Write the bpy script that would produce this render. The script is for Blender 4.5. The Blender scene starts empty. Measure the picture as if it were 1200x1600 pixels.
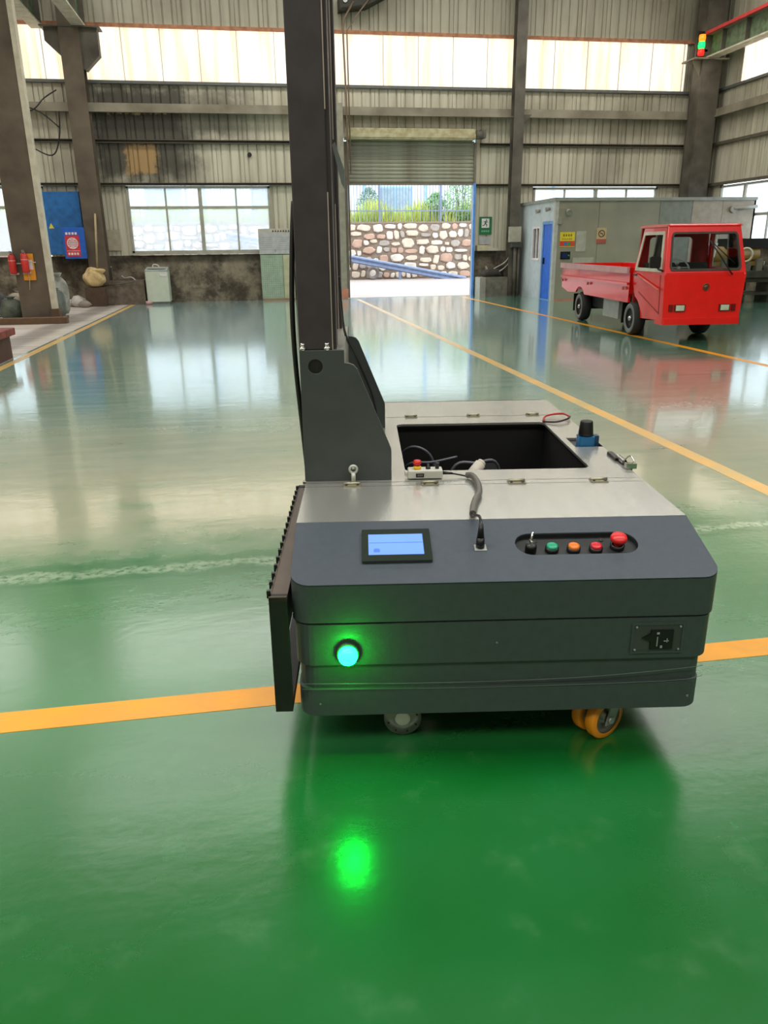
import bpy, bmesh, math, random
from mathutils import Vector, Matrix
from mathutils.geometry import tessellate_polygon
random.seed(7)
S = bpy.context.scene
COL = S.collection
# ------------------------------------------------------------------ camera
F_PX, PITCH, ROLL, YAW, MA, TA, H = 1193.4, .33368, -.01246, .16039, .13839, .10, 1.45
cy, sy = math.cos(YAW), math.sin(YAW)
fwd = Vector((sy * math.cos(PITCH), cy * math.cos(PITCH), -math.sin(PITCH)))
r0 = Vector((cy, -sy, 0)); u0 = r0.cross(fwd)
rt = r0 * math.cos(ROLL) + u0 * math.sin(ROLL)
up = u0 * math.cos(ROLL) - r0 * math.sin(ROLL)
cam_d = bpy.data.cameras.new('camera'); cam = bpy.data.objects.new('camera', cam_d); COL.objects.link(cam)
cam.matrix_world = Matrix(((rt.x, up.x, -fwd.x, 0), (rt.y, up.y, -fwd.y, 0), (rt.z, up.z, -fwd.z, H), (0, 0, 0, 1)))
cam_d.sensor_fit = 'VERTICAL'; cam_d.sensor_height = 32; cam_d.lens = F_PX / 1600 * 32
cam_d.clip_start = .05; cam_d.clip_end = 300
S.camera = cam
# ------------------------------------------------------------------ world, lights, exposure
SKY = 4.2
w = bpy.data.worlds.new('sky'); S.world = w; w.use_nodes = True
nt = w.node_tree; bg = nt.nodes['Background']
bg.inputs[0].default_value = (.86, .94, 1, 1); bg.inputs[1].default_value = SKY
def area(name, loc, size, power, color=(1, .97, .92), rot=(0, 0, 0)):
    l = bpy.data.lights.new(name, 'AREA'); l.shape = 'RECTANGLE'; l.size, l.size_y = size
    l.energy = power; l.color = color
    o = bpy.data.objects.new(name, l); o.location = loc; o.rotation_euler = rot; COL.objects.link(o); return o
area('unseen_roof_strip', (0, 14, 9.3), (26, 3.4), 620)  # unseen strip, placed and sized for the pale reflection it leaves on the floor
area('unseen_roof_strip', (0, 20, 9.3), (26, 1.6), 800)  # added fill light under the far roof, out of view
area('unseen_roof_strip', (0, -5, 9.3), (24, 1.6), 1100)  # added behind the camera to brighten the hall
area('unseen_roof_strip', (0, 3, 9.3), (24, 1.6), 1300)  # added overhead fill, kept out of the floor's mirror angles
vs = S.view_settings; vs.view_transform = 'Standard'; vs.look = 'None'; vs.gamma = 1; vs.use_curve_mapping = False
vs.exposure = 0.26
S.cycles.use_denoising = True; S.cycles.sampling_pattern = 'TABULATED_SOBOL'
S.cycles.max_bounces = 8; S.cycles.transparent_max_bounces = 12; S.cycles.sample_clamp_indirect = 6

# ------------------------------------------------------------------ helpers
def lin(c):
    return tuple(((v / 255) / 12.92 if v / 255 <= .04045 else ((v / 255 + .055) / 1.055) ** 2.4) for v in c) + (1,)
MATS = {}
def mat(name, c, rough=.5, metal=0., var=.12, scale=6., bump=0., emit=None, estr=0., spec=.5, c2=None, stretch=None, coat=0.):
    if name in MATS: return MATS[name]
    m = bpy.data.materials.new(name); m.use_nodes = True; t = m.node_tree; N, L = t.nodes, t.links
    b = N['Principled BSDF']
    b.inputs['Roughness'].default_value = rough; b.inputs['Metallic'].default_value = metal
    b.inputs['Specular IOR Level'].default_value = spec
    if coat: b.inputs['Coat Weight'].default_value = coat
    tc = N.new('ShaderNodeTexCoord'); src = tc.outputs['Object']
    if stretch:
        mp = N.new('ShaderNodeMapping'); mp.inputs['Scale'].default_value = stretch; L.new(src, mp.inputs[0]); src = mp.outputs[0]
    no = N.new('ShaderNodeTexNoise'); no.inputs['Scale'].default_value = scale; no.inputs['Detail'].default_value = 5
    L.new(src, no.inputs['Vector'])
    mx = N.new('ShaderNodeMix'); mx.data_type = 'RGBA'
    a = lin(c); bb = lin(c2) if c2 else tuple(v * (1 - var * 2) for v in a[:3]) + (1,)
    mx.inputs[6].default_value = a; mx.inputs[7].default_value = bb
    rp = N.new('ShaderNodeValToRGB'); rp.color_ramp.elements[0].position = .35; rp.color_ramp.elements[1].position = .7
    L.new(no.outputs[0], rp.inputs[0]); L.new(rp.outputs[0], mx.inputs[0]); L.new(mx.outputs[2], b.inputs['Base Color'])
    if bump:
        bp = N.new('ShaderNodeBump'); bp.inputs['Strength'].default_value = bump; bp.inputs['Distance'].default_value = .02
        n2 = N.new('ShaderNodeTexNoise'); n2.inputs['Scale'].default_value = scale * 4; L.new(src, n2.inputs['Vector'])
        L.new(n2.outputs[0], bp.inputs['Height']); L.new(bp.outputs[0], b.inputs['Normal'])
    if emit:
        b.inputs['Emission Color'].default_value = lin(emit); b.inputs['Emission Strength'].default_value = estr
    MATS[name] = m; return m

class MB:
    def __init__(s): s.v = []; s.f = []; s.sm = []
    def add(s, vs, fs, smooth=False):
        n = len(s.v); s.v += [tuple(p) for p in vs]
        for f in fs: s.f.append(tuple(i + n for i in f)); s.sm.append(smooth)
        return s
    def box(s, x0, x1, y0, y1, z0, z1):
        vs = [(x, y, z) for z in (z0, z1) for y in (y0, y1) for x in (x0, x1)]
        return s.add(vs, [(0, 2, 3, 1), (4, 5, 7, 6), (0, 1, 5, 4), (2, 6, 7, 3), (0, 4, 6, 2), (1, 3, 7, 5)])
    def hexa(s, b, t):   # two quads (bottom, top) CCW seen from above
        return s.add(list(b) + list(t), [(3, 2, 1, 0), (4, 5, 6, 7), (0, 1, 5, 4), (1, 2, 6, 5), (2, 3, 7, 6), (3, 0, 4, 7)])
    def cyl(s, p0, p1, r0, r1=None, n=16, caps=True, smooth=True):
        p0, p1 = Vector(p0), Vector(p1); r1 = r0 if r1 is None else r1
        d = (p1 - p0).normalized(); a = d.orthogonal().normalized(); b = d.cross(a)
        vs = []
        for p, r in ((p0, r0), (p1, r1)):
            for i in range(n):
                t = 2 * math.pi * i / n; vs.append(p + a * math.cos(t) * r + b * math.sin(t) * r)
        s.add(vs, [(i, (i + 1) % n, n + (i + 1) % n, n + i) for i in range(n)], smooth)
        if caps: s.add(vs[:n], [tuple(range(n - 1, -1, -1))]); s.add(vs[n:], [tuple(range(n))])
        return s
    def lathe(s, prof, o=(0, 0, 0), ax=(0, 0, 1), n=24, smooth=True):
        o = Vector(o); d = Vector(ax).normalized(); a = d.orthogonal().normalized(); b = d.cross(a); vs = []
        for r, h in prof:
            for i in range(n):
                t = 2 * math.pi * i / n; vs.append(o + d * h + a * math.cos(t) * r + b * math.sin(t) * r)
        fs = [(k * n + i, k * n + (i + 1) % n, (k + 1) * n + (i + 1) % n, (k + 1) * n + i) for k in range(len(prof) - 1) for i in range(n)]
        return s.add(vs, fs, smooth)
    def tube(s, pts, r, n=8, smooth=True, steps=0):
        P = [Vector(p) for p in pts]
        if steps:
            Q = []; E = [P[0]] + P + [P[-1]]
            for i in range(1, len(E) - 2):
                for k in range(steps):
                    t = k / steps; a, b, c, d = E[i - 1], E[i], E[i + 1], E[i + 2]
                    Q.append(.5 * ((2 * b) + (c - a) * t + (2 * a - 5 * b + 4 * c - d) * t * t + (3 * b - a - 3 * c + d) * t ** 3))
            P = Q + [P[-1]]
        vs = []; a = None
        for i, p in enumerate(P):
            d = (P[min(i + 1, len(P) - 1)] - P[max(i - 1, 0)]).normalized()
            if a is None: a = d.orthogonal().normalized()
            a = (a - d * a.dot(d)).normalized(); b = d.cross(a)
            for k in range(n):
                t = 2 * math.pi * k / n; vs.append(p + a * math.cos(t) * r + b * math.sin(t) * r)
        m = len(P)
        s.add(vs, [(i * n + k, i * n + (k + 1) % n, (i + 1) * n + (k + 1) % n, (i + 1) * n + k) for i in range(m - 1) for k in range(n)], smooth)
        s.add(vs[:n], [tuple(range(n - 1, -1, -1))]); s.add(vs[-n:], [tuple(range(n))]); return s
    def plate(s, outer, holes, fn, t):
        """outer/holes: lists of (u,v); fn(u,v,w)->xyz ; thickness from w=0 to w=t"""
        loops = [outer] + list(holes)
        pts = [p for l in loops for p in l]
        tri = tessellate_polygon([[Vector((u, v, 0)) for u, v in l] for l in loops])
        n = len(pts)
        vs = [fn(u, v, 0) for u, v in pts] + [fn(u, v, t) for u, v in pts]
        fs = [tuple(f) for f in tri] + [tuple(i + n for i in reversed(f)) for f in tri]
        k = 0
        for l in loops:
            m = len(l)
            fs += [(k + i, k + (i + 1) % m, n + k + (i + 1) % m, n + k + i) for i in range(m)]
            k += m
        return s.add(vs, fs)
    def blob(s, c, r, jit=.25, seed=0, sub=2, flat=.0):
        bm = bmesh.new(); bmesh.ops.create_icosphere(bm, subdivisions=sub, radius=1); rnd = random.Random(seed)
        vs = []
        ph = [rnd.uniform(0, 6) for _ in range(6)]
        for v in bm.verts:
            q = v.co; k = 1 + jit * (math.sin(q.x * 3.1 + ph[0]) * math.cos(q.y * 2.7 + ph[1]) + .6 * math.sin(q.z * 5 + ph[2] + q.x * 4) + .4 * math.cos(q.y * 7 + ph[3]))
            z = max(q.z * k, -.75); vs.append((c[0] + q.x * k * r[0], c[1] + q.y * k * r[1], c[2] + z * r[2]))
        fs = [tuple(v.index for v in f.verts) for f in bm.faces]; bm.free()
        return s.add(vs, fs, True)
    def rev(s, M):
        s.v = [tuple(M @ Vector(p)) for p in s.v]; return s
def rrect(x0, x1, y0, y1, r, n=5):
    o = []
    for cx_, cy_, a in ((x1 - r, y0 + r, -90), (x1 - r, y1 - r, 0), (x0 + r, y1 - r, 90), (x0 + r, y0 + r, 180)):
        for i in range(n + 1):
            t = math.radians(a + 90 * i / n); o.append((cx_ + r * math.cos(t), cy_ + r * math.sin(t)))
    return o
def circ(x, y, r, n=24): return [(x + r * math.cos(2 * math.pi * i / n), y + r * math.sin(2 * math.pi * i / n)) for i in range(n)]
def rect(x0, x1, y0, y1): return [(x0, y0), (x1, y0), (x1, y1), (x0, y1)]
XZ = lambda y: (lambda u, v, w: (u, y + w, v))
XY = lambda z: (lambda u, v, w: (u, v, z + w))
YZ = lambda x: (lambda u, v, w: (x + w, u, v))

def obj(name, mb, m, parent=None, off=(0, 0, 0), bevel=0, label=None):
    me = bpy.data.meshes.new(name)
    vs = [(p[0] - off[0], p[1] - off[1], p[2] - off[2]) for p in mb.v]
    me.from_pydata(vs, [], mb.f); me.validate(); me.update()
    bm = bmesh.new(); bm.from_mesh(me)
    if len(bm.faces) == len(mb.sm):
        for f, q in zip(bm.faces, mb.sm): f.smooth = q
    bmesh.ops.remove_doubles(bm, verts=bm.verts, dist=1e-5)
    bmesh.ops.recalc_face_normals(bm, faces=bm.faces); bm.to_mesh(me); bm.free()
    me.materials.append(m)
    o = bpy.data.objects.new(name, me); COL.objects.link(o)
    if parent: o.parent = parent
    if bevel:
        b = o.modifiers.new('bevel', 'BEVEL'); b.width = bevel; b.segments = 2; b.limit_method = 'ANGLE'; b.angle_limit = math.radians(40)
    if label: o['label'] = label
    return o
GROUPS = {'steel_column': 'steel building columns', 'crane_runway': 'crane runway beams', 'fire_extinguisher': 'extinguishers on the left column', 'rag_bag': 'stuffed bags near the left column', 'rubble_heap': 'rag heaps by the sooty wall', 'loose_cable': 'cables at the corbel column', 'shrub': 'shrubs behind the iron fence', 'paper_notice': 'papers on the walls'}
def tag(o, label, cat, group=None):
    group = group or GROUPS.get(o.name.split('.')[0])
    o['label'] = label; o['category'] = cat
    if group: o['group'] = group
    return o
def thing(name, label, cat, loc=(0, 0, 0), rz=0, group=None):
    o = bpy.data.objects.new(name, None); COL.objects.link(o); o.location = loc; o.rotation_euler = (0, 0, rz)
    return tag(o, label, cat, group)
def struct(name, mb, m, parent=None, label=None, **k):
    o = obj(name, mb, m, parent, **k)
    if parent is None: o['kind'] = 'structure'
    if label: o['label'] = label
    return o
def inst(src, name, loc, parent, rz=0, scale=None):
    c = bpy.data.objects.new(name, src.data); COL.objects.link(c); c.location = loc; c.rotation_euler = (0, 0, rz)
    c.parent = parent
    if scale: c.scale = scale
    return c
def dup(root, loc, label=None, rz=None):
    r = root.copy(); COL.objects.link(r); r.location = loc
    if rz is not None: r.rotation_euler = (0, 0, rz)
    if label: r['label'] = label
    for ch in list(root.children):
        c = ch.copy(); COL.objects.link(c); c.parent = r
        for g in list(ch.children):
            d = g.copy(); COL.objects.link(d); d.parent = c
    return r

# ------------------------------------------------------------------ special materials
def nodes(name):
    m = bpy.data.materials.new(name); m.use_nodes = True; MATS[name] = m
    return m, m.node_tree.nodes, m.node_tree.links, m.node_tree.nodes['Principled BSDF']
class G:   # tiny node algebra
    def __init__(s, N, L): s.N, s.L = N, L
    def put(s, sock, v):
        if isinstance(v, (int, float)): sock.default_value = v
        else: s.L.new(v, sock)
    def m(s, op, a, b=0., clamp=False):
        n = s.N.new('ShaderNodeMath'); n.operation = op; n.use_clamp = clamp; s.put(n.inputs[0], a); s.put(n.inputs[1], b); return n.outputs[0]
    def step(s, x, e0, e1):
        n = s.N.new('ShaderNodeMapRange'); n.interpolation_type = 'SMOOTHSTEP'; s.put(n.inputs[0], x)
        n.inputs[1].default_value = e0; n.inputs[2].default_value = e1; return n.outputs[0]
    def box(s, x, a, b, soft): return s.m('MULTIPLY', s.step(x, a - soft, a + soft), s.m('SUBTRACT', 1., s.step(x, b - soft, b + soft)))
    def noise(s, vec, scale, det=5, rough=.55):
        n = s.N.new('ShaderNodeTexNoise'); s.L.new(vec, n.inputs['Vector']); n.inputs['Scale'].default_value = scale
        n.inputs['Detail'].default_value = det; n.inputs['Roughness'].default_value = rough; return n.outputs[0]
    def mapp(s, vec, sc):
        n = s.N.new('ShaderNodeMapping'); n.inputs['Scale'].default_value = sc; s.L.new(vec, n.inputs[0]); return n.outputs[0]
    def mix(s, f, a, b):
        n = s.N.new('ShaderNodeMix'); n.data_type = 'RGBA'; s.put(n.inputs[0], f)
        for k, v in ((6, a), (7, b)):
            if isinstance(v, tuple): n.inputs[k].default_value = v
            else: s.L.new(v, n.inputs[k])
        return n.outputs[2]

def floor_mat():
    m, N, L, b = nodes('epoxy_floor'); g = G(N, L)
    pos = N.new('ShaderNodeNewGeometry').outputs['Position']; sp = N.new('ShaderNodeSeparateXYZ'); L.new(pos, sp.inputs[0])
    X, Y = sp.outputs[0], sp.outputs[1]
    n1 = g.noise(pos, .7, 4); n2 = g.noise(pos, 5, 6); n3 = g.noise(g.mapp(pos, (.5, 6, 1)), 1.2, 5); n4 = g.noise(pos, 28, 3)
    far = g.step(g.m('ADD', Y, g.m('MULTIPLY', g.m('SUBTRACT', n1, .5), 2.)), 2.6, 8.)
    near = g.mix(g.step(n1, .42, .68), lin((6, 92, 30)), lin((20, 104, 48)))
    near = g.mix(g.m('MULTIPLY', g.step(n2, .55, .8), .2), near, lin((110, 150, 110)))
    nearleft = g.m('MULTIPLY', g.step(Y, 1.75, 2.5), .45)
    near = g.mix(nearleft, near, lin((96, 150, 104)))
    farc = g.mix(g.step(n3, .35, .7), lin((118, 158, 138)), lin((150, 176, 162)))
    farc = g.mix(g.step(Y, 10., 20.), farc, lin((156, 190, 188)))  # milky bluish window haze painted into the far floor
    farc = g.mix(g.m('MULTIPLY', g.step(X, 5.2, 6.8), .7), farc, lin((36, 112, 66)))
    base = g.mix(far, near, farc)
    # beige reflection of the translucent wall band, painted into the floor colour
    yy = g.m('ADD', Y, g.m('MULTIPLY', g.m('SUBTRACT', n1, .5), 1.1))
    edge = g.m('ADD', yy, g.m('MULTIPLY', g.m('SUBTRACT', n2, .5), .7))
    band_refl = g.m('MULTIPLY', g.step(edge, 3.5, 4.3), g.m('SUBTRACT', 1., g.step(edge, 4.8, 8.4)))
    band_refl = g.m('MULTIPLY', band_refl, g.step(g.noise(g.mapp(pos, (.6, 1.6, 1)), 1.6, 6, .65), .18, .5))
    base = g.mix(g.m('MULTIPLY', band_refl, .5), base, g.mix(n2, lin((206, 190, 164)), lin((182, 168, 146))))
    # pale chipped joint line across at Y = 3.5
    jl = g.m('ADD', Y, g.m('MULTIPLY', g.m('SUBTRACT', n2, .5), .16))
    base = g.mix(g.m('MULTIPLY', g.box(jl, 3.40, 3.66, .03), .75), base, lin((40, 112, 62)))
    base = g.mix(g.m('MULTIPLY', g.m('MULTIPLY', g.box(jl, 3.48, 3.57, .03), g.step(n4, .3, .6)), .6), base, lin((168, 190, 160)))
    # bare concrete outside the painted bay
    conc = g.m('SUBTRACT', 1., g.step(X, -3.47, -3.45))
    cc = g.mix(g.step(n3, .4, .75), lin((196, 188, 178)), lin((150, 138, 124)))
    tr = g.m('MULTIPLY', g.box(g.m('ADD', X, g.m('MULTIPLY', n1, .3)), -4.1, -3.6, .12), .55)
    cc = g.mix(tr, cc, lin((84, 74, 64)))
    base = g.mix(conc, base, cc)
    # scuffs, droplets and dirt spots
    vo = N.new('ShaderNodeTexVoronoi'); vo.inputs['Scale'].default_value = 2.6; L.new(g.mapp(pos, (1, .8, 1)), vo.inputs['Vector'])
    sp_ = g.m('MULTIPLY', g.m('SUBTRACT', 1., g.step(g.m('ADD', vo.outputs['Distance'], g.m('MULTIPLY', n4, .05)), .045, .08)), g.step(n1, .46, .56))
    base = g.mix(g.m('MULTIPLY', sp_, .7), base, lin((58, 50, 40)))
    vo2 = N.new('ShaderNodeTexVoronoi'); vo2.inputs['Scale'].default_value = 4.1; L.new(pos, vo2.inputs['Vector'])
    s2 = g.m('MULTIPLY', g.m('SUBTRACT', 1., g.step(g.m('ADD', vo2.outputs['Distance'], g.m('MULTIPLY', n4, .08)), .05, .1)), g.step(g.noise(pos, 1.3, 3), .52, .62))
    base = g.mix(g.m('MULTIPLY', s2, .18), base, lin((170, 190, 160)))
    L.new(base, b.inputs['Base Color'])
    r = g.m('ADD', .16, g.m('MULTIPLY', n2, .12)); r = g.m('ADD', r, g.m('MULTIPLY', band_refl, .12)); r = g.m('ADD', r, g.m('MULTIPLY', conc, .35))
    L.new(r, b.inputs['Roughness']); b.inputs['IOR'].default_value = 1.5
    L.new(g.m('SUBTRACT', .24, g.m('MULTIPLY', g.step(Y, 1.8, 4.6), .155)), b.inputs['Coat Roughness']); L.new(g.m('SUBTRACT', 1., g.m('MULTIPLY', conc, .85)), b.inputs['Coat Weight']); b.inputs['Coat IOR'].default_value = 1.6
    bp = N.new('ShaderNodeBump'); bp.inputs['Strength'].default_value = .10; bp.inputs['Distance'].default_value = .01
    L.new(g.m('ADD', g.m('MULTIPLY', n4, .35), g.m('MULTIPLY', g.noise(g.mapp(pos, (1, 2.5, 1)), 3, 3), 1.)), bp.inputs['Height']); L.new(bp.outputs[0], b.inputs['Normal']); L.new(bp.outputs[0], b.inputs['Coat Normal'])
    return m
def wall_mat():
    m, N, L, b = nodes('wall_cladding'); g = G(N, L)
    pos = N.new('ShaderNodeNewGeometry').outputs['Position']; sp = N.new('ShaderNodeSeparateXYZ'); L.new(pos, sp.inputs[0])
    X, Z, Y = sp.outputs[0], sp.outputs[2], sp.outputs[1]
    st = g.noise(g.mapp(pos, (4, 4, .35)), 1.4, 5); n = g.noise(pos, .45, 4)
    base = g.mix(g.step(st, .35, .75), lin((200, 195, 174)), lin((174, 168, 147)))
    base = g.mix(g.m('MULTIPLY', g.step(n, .5, .75), .5), base, lin((128, 118, 98)))
    # darker above the translucent band
    base = g.mix(g.m('MULTIPLY', g.step(Z, 6.9, 7.2), .45), base, lin((120, 114, 92)))
    # fire soot above the left window, plus a scraped tan patch inside it
    nn = g.noise(pos, 2.6, 6, .65); wob = g.m('MULTIPLY', g.m('SUBTRACT', nn, .5), 1.3)
    inY = g.step(Y, 23.5, 23.6)
    hx = g.m('ADD', X, wob); hz = g.m('ADD', Z, wob)
    s1 = g.m('MULTIPLY', g.box(hx, -4.2, -1.3, .55), g.box(hz, 3.2, 5.75, .4))
    s2 = g.m('MULTIPLY', g.box(hx, -4.4, 0.2, .7), g.box(hz, 4.35, 5.6, .35))
    s = g.m('MAXIMUM', g.m('MULTIPLY', s1, .9), g.m('MULTIPLY', s2, .62)); s = g.m('MULTIPLY', s, inY)
    base = g.mix(s, base, lin((46, 41, 32)))
    wob2 = g.m('MULTIPLY', g.m('SUBTRACT', g.noise(pos, 7, 5, .7), .5), .5)
    t = g.m('MULTIPLY', g.box(g.m('ADD', X, wob2), -3.2, -2.4, .1), g.box(g.m('ADD', Z, wob2), 3.45, 4.2, .08))
    t = g.m('MULTIPLY', g.m('MULTIPLY', t, inY), .85)
    base = g.mix(t, base, lin((176, 142, 92)))
    t3 = g.m('MULTIPLY', g.m('MULTIPLY', g.box(g.m('ADD', X, wob2), -3.5, -1.9, .08), g.box(g.m('ADD', Z, wob2), 4.98, 5.12, .03)), g.m('MULTIPLY', inY, .8))
    base = g.mix(t3, base, lin((200, 170, 120)))
    # soft soot near the right corner
    c1 = g.m('MULTIPLY', g.m('MULTIPLY', g.box(g.m('ADD', hx, g.m('MULTIPLY', Z, -.8)), 6.6, 8.6, .8), g.step(X, 9.5, 11)), .45)
    base = g.mix(g.m('MULTIPLY', c1, inY), base, lin((84, 78, 60)))
    L.new(base, b.inputs['Base Color']); b.inputs['Roughness'].default_value = .5
    return m
def plaster_mat():
    m, N, L, b = nodes('sooty_plaster'); g = G(N, L)
    pos = N.new('ShaderNodeNewGeometry').outputs['Position']; sp = N.new('ShaderNodeSeparateXYZ'); L.new(pos, sp.inputs[0])
    n = g.noise(pos, 1.5, 7, .68); n2 = g.noise(pos, 5, 5)
    base = g.mix(g.step(n, .38, .66), lin((66, 58, 46)), lin((138, 128, 108)))
    base = g.mix(g.m('MULTIPLY', g.step(n2, .55, .75), .35), base, lin((170, 160, 140)))
    base = g.mix(g.m('MULTIPLY', g.box(sp.outputs[2], 1.1, 1.4, .1), .6), base, lin((48, 42, 34)))
    L.new(base, b.inputs['Base Color']); b.inputs['Roughness'].default_value = .9
    bp = N.new('ShaderNodeBump'); bp.inputs['Strength'].default_value = .5; L.new(n, bp.inputs['Height']); L.new(bp.outputs[0], b.inputs['Normal'])
    return m
def light_panel_mat():
    m, N, L, b = nodes('translucent_panel'); g = G(N, L)
    pos = N.new('ShaderNodeNewGeometry').outputs['Position']
    st = g.noise(g.mapp(pos, (3, 3, .25)), 1.6, 4); cl = g.mix(g.step(st, .35, .75), lin((255, 249, 242)), lin((246, 234, 218)))
    tr = N.new('ShaderNodeBsdfTranslucent'); L.new(cl, tr.inputs[0]); di = N.new('ShaderNodeBsdfDiffuse'); L.new(cl, di.inputs[0])
    mx = N.new('ShaderNodeMixShader'); mx.inputs[0].default_value = .20; L.new(tr.outputs[0], mx.inputs[1]); L.new(di.outputs[0], mx.inputs[2])
    L.new(mx.outputs[0], N['Material Output'].inputs[0]); return m
def glass_mat(name, haze=.15, tint=(.95, .98, 1, 1)):
    m, N, L, b = nodes(name); g = G(N, L)
    t = N.new('ShaderNodeBsdfTransparent'); t.inputs[0].default_value = tint
    gl = N.new('ShaderNodeBsdfGlossy'); gl.inputs['Roughness'].default_value = .03
    fr = N.new('ShaderNodeFresnel'); fr.inputs[0].default_value = 1.45
    a = N.new('ShaderNodeMixShader'); L.new(fr.outputs[0], a.inputs[0]); L.new(t.outputs[0], a.inputs[1]); L.new(gl.outputs[0], a.inputs[2])
    tl = N.new('ShaderNodeBsdfTranslucent'); tl.inputs[0].default_value = (.9, .94, .97, 1)
    c = N.new('ShaderNodeMixShader'); c.inputs[0].default_value = haze; L.new(a.outputs[0], c.inputs[1]); L.new(tl.outputs[0], c.inputs[2])
    L.new(c.outputs[0], N['Material Output'].inputs[0]); return m
M_FLOOR, M_WALL, M_PLAST, M_LP = floor_mat(), wall_mat(), plaster_mat(), light_panel_mat()
M_GLASS = glass_mat('dusty_window_glass', .27); M_CLEAR = glass_mat('clear_glass', .0)
M_STEEL = mat('painted_steel_column', (98, 92, 80), .6, var=.25, scale=2, c2=(62, 56, 48))
M_GIRT = mat('girt_steel', (150, 143, 124), .6, var=.2, scale=1.5, c2=(112, 104, 86))
M_DKGIRT = mat('dark_girt', (96, 90, 76), .6)
M_RUST = mat('rusty_flashing', (186, 128, 92), .7, c2=(140, 92, 66))
M_ALU = mat('window_frame_paint', (168, 166, 152), .5)
M_YELLOW = mat('floor_line_paint', (240, 160, 20), .3, var=.1, scale=5, c2=(214, 150, 50), spec=.5)
M_TAN = mat('worn_line_paint', (226, 176, 96), .3, scale=3, c2=(190, 172, 120))
M_BLACK = mat('black_plastic', (14, 14, 15), .4)
M_BLUE = mat('blue_paint', (20, 100, 190), .45)
M_RED = mat('red_paint', (232, 22, 16), .28, var=.05, coat=.5)
M_WHITE = mat('white_panel', (206, 208, 200), .45, var=.05)
M_CHROME = mat('chrome', (200, 200, 196), .2, 1.)

# ------------------------------------------------------------------ setting
YB, XR = 23.9, 14.0
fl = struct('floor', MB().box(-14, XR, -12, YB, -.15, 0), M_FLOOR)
def strip(pts, m):  # a painted line, 1 mm proud
    (x0, y0), (x1, y1), (x2, y2), (x3, y3) = pts
    b = MB().hexa([(x0, y0, -.001), (x1, y1, -.001), (x2, y2, -.001), (x3, y3, -.001)], [(x0, y0, .0012), (x1, y1, .0012), (x2, y2, .0012), (x3, y3, .0012)])
    return obj('painted_line', b, m, fl)
strip([(-14, 2.245), (XR, 2.245), (XR, 2.365), (-14, 2.365)], M_YELLOW)['label'] = 'orange painted line crossing the green floor'
strip([(-3.40, -12), (-3.28, -12), (-3.28, 23.2), (-3.40, 23.2)], M_TAN)
strip([(3.0, 2.366), (3.12, 2.366), (3.12, 23.2), (3.0, 23.2)], M_TAN)
strip([(6.2, 2.366), (6.32, 2.366), (6.32, 23.2), (6.2, 23.2)], M_YELLOW)

SHEETS = {}
def sheet_mesh(wd, h, mt):
    k = (round(wd, 3), round(h, 3), mt.name)
    if k in SHEETS: return SHEETS[k]
    n = max(1, round(wd / .25)); pr = []
    for i in range(n):
        a = i * wd / n; p = wd / n
        pr += [(a, 0), (a + p * .5 - .022, 0), (a + p * .5 - .01, .035), (a + p * .5 + .01, .035), (a + p * .5 + .022, 0)]
    pr.append((wd - .006, 0)); pr[0] = (.006, 0)
    mb = MB(); m_ = len(pr)
    vs = [(x, y, 0) for x, y in pr] + [(x, y, h) for x, y in pr]
    mb.add(vs, [(i, i + 1, m_ + i + 1, m_ + i) for i in range(m_ - 1)])
    mb.box(0, wd, .04, .055, 0, h)
    me = bpy.data.meshes.new('wall_sheet'); me.from_pydata(mb.v, [], mb.f); me.update(); me.materials.append(mt)
    SHEETS[k] = me; return me
def sheets(parent, a0, a1, z0, z1, wd=.75, mt=None, name='wall_sheet', side='back'):
    x = a0
    while x < a1 - .02:
        nx = min((math.floor(x / wd + 1e-6) + 1) * wd, a1)
        if a1 - nx < .1: nx = a1
        me = sheet_mesh(nx - x, z1 - z0, mt or M_WALL)
        o = bpy.data.objects.new(name, me); COL.objects.link(o); o.parent = parent
        if side == 'back': o.location = (x, YB, z0)
        else: o.location = (XR, nx, z0); o.rotation_euler = (0, 0, -math.pi / 2)
        x = nx
# back wall: plastered dado carries the sheets
wb = struct('wall_back', MB().box(-14, 2.82, YB, YB + .22, 0, 1.31).box(6.72, XR + .3, YB, YB + .22, 0, 1.31).box(-14, -9.75, YB, YB + .2, 1.31, 9.6)
            .box(XR, XR + .3, YB, YB + .2, 1.31, 9.6), M_PLAST)
for a, b_ in ((-9.75, -9.3), (-5.5, -3.3), (.66, 2.82), (6.72, 8.55), (12.55, XR)): sheets(wb, a, b_, 1.31, 3.18)
sheets(wb, -9.75, 2.82, 3.18, 5.69); sheets(wb, 6.72, XR, 3.18, 5.69); sheets(wb, 2.82, 6.72, 4.4, 5.69)
sheets(wb, -9.75, XR, 7.02, 9.6)
sheets(wb, -9.75, 13.1, 5.72, 7.0, 1.0, M_LP, 'light_panel'); sheets(wb, 13.1, XR, 5.69, 7.02)
for o in wb.children: o.location = tuple(o.location)
jm = mat('joint_strip', (196, 184, 166), .6)
j0 = obj('panel_joint', MB().box(-.008, .008, -.02, 0, 0, 1.28), jm, wb); j0.location = (-9, YB - .002, 5.72)
for i in range(-8, 14): inst(j0, 'panel_joint', (i, YB - .002, 5.72), wb)
wr = struct('wall_right', MB().box(XR, XR + .22, -12, YB, 0, 1.31).box(XR, XR + .2, -12, 12, 1.31, 9.6), M_PLAST)
sheets(wr, 12, 17, 1.31, 3.1, side='r'); sheets(wr, 22.7, YB, 1.31, 3.1, side='r')
sheets(wr, 12, YB, 3.1, 5.69, side='r'); sheets(wr, 12, YB, 7.02, 9.6, side='r')
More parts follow.
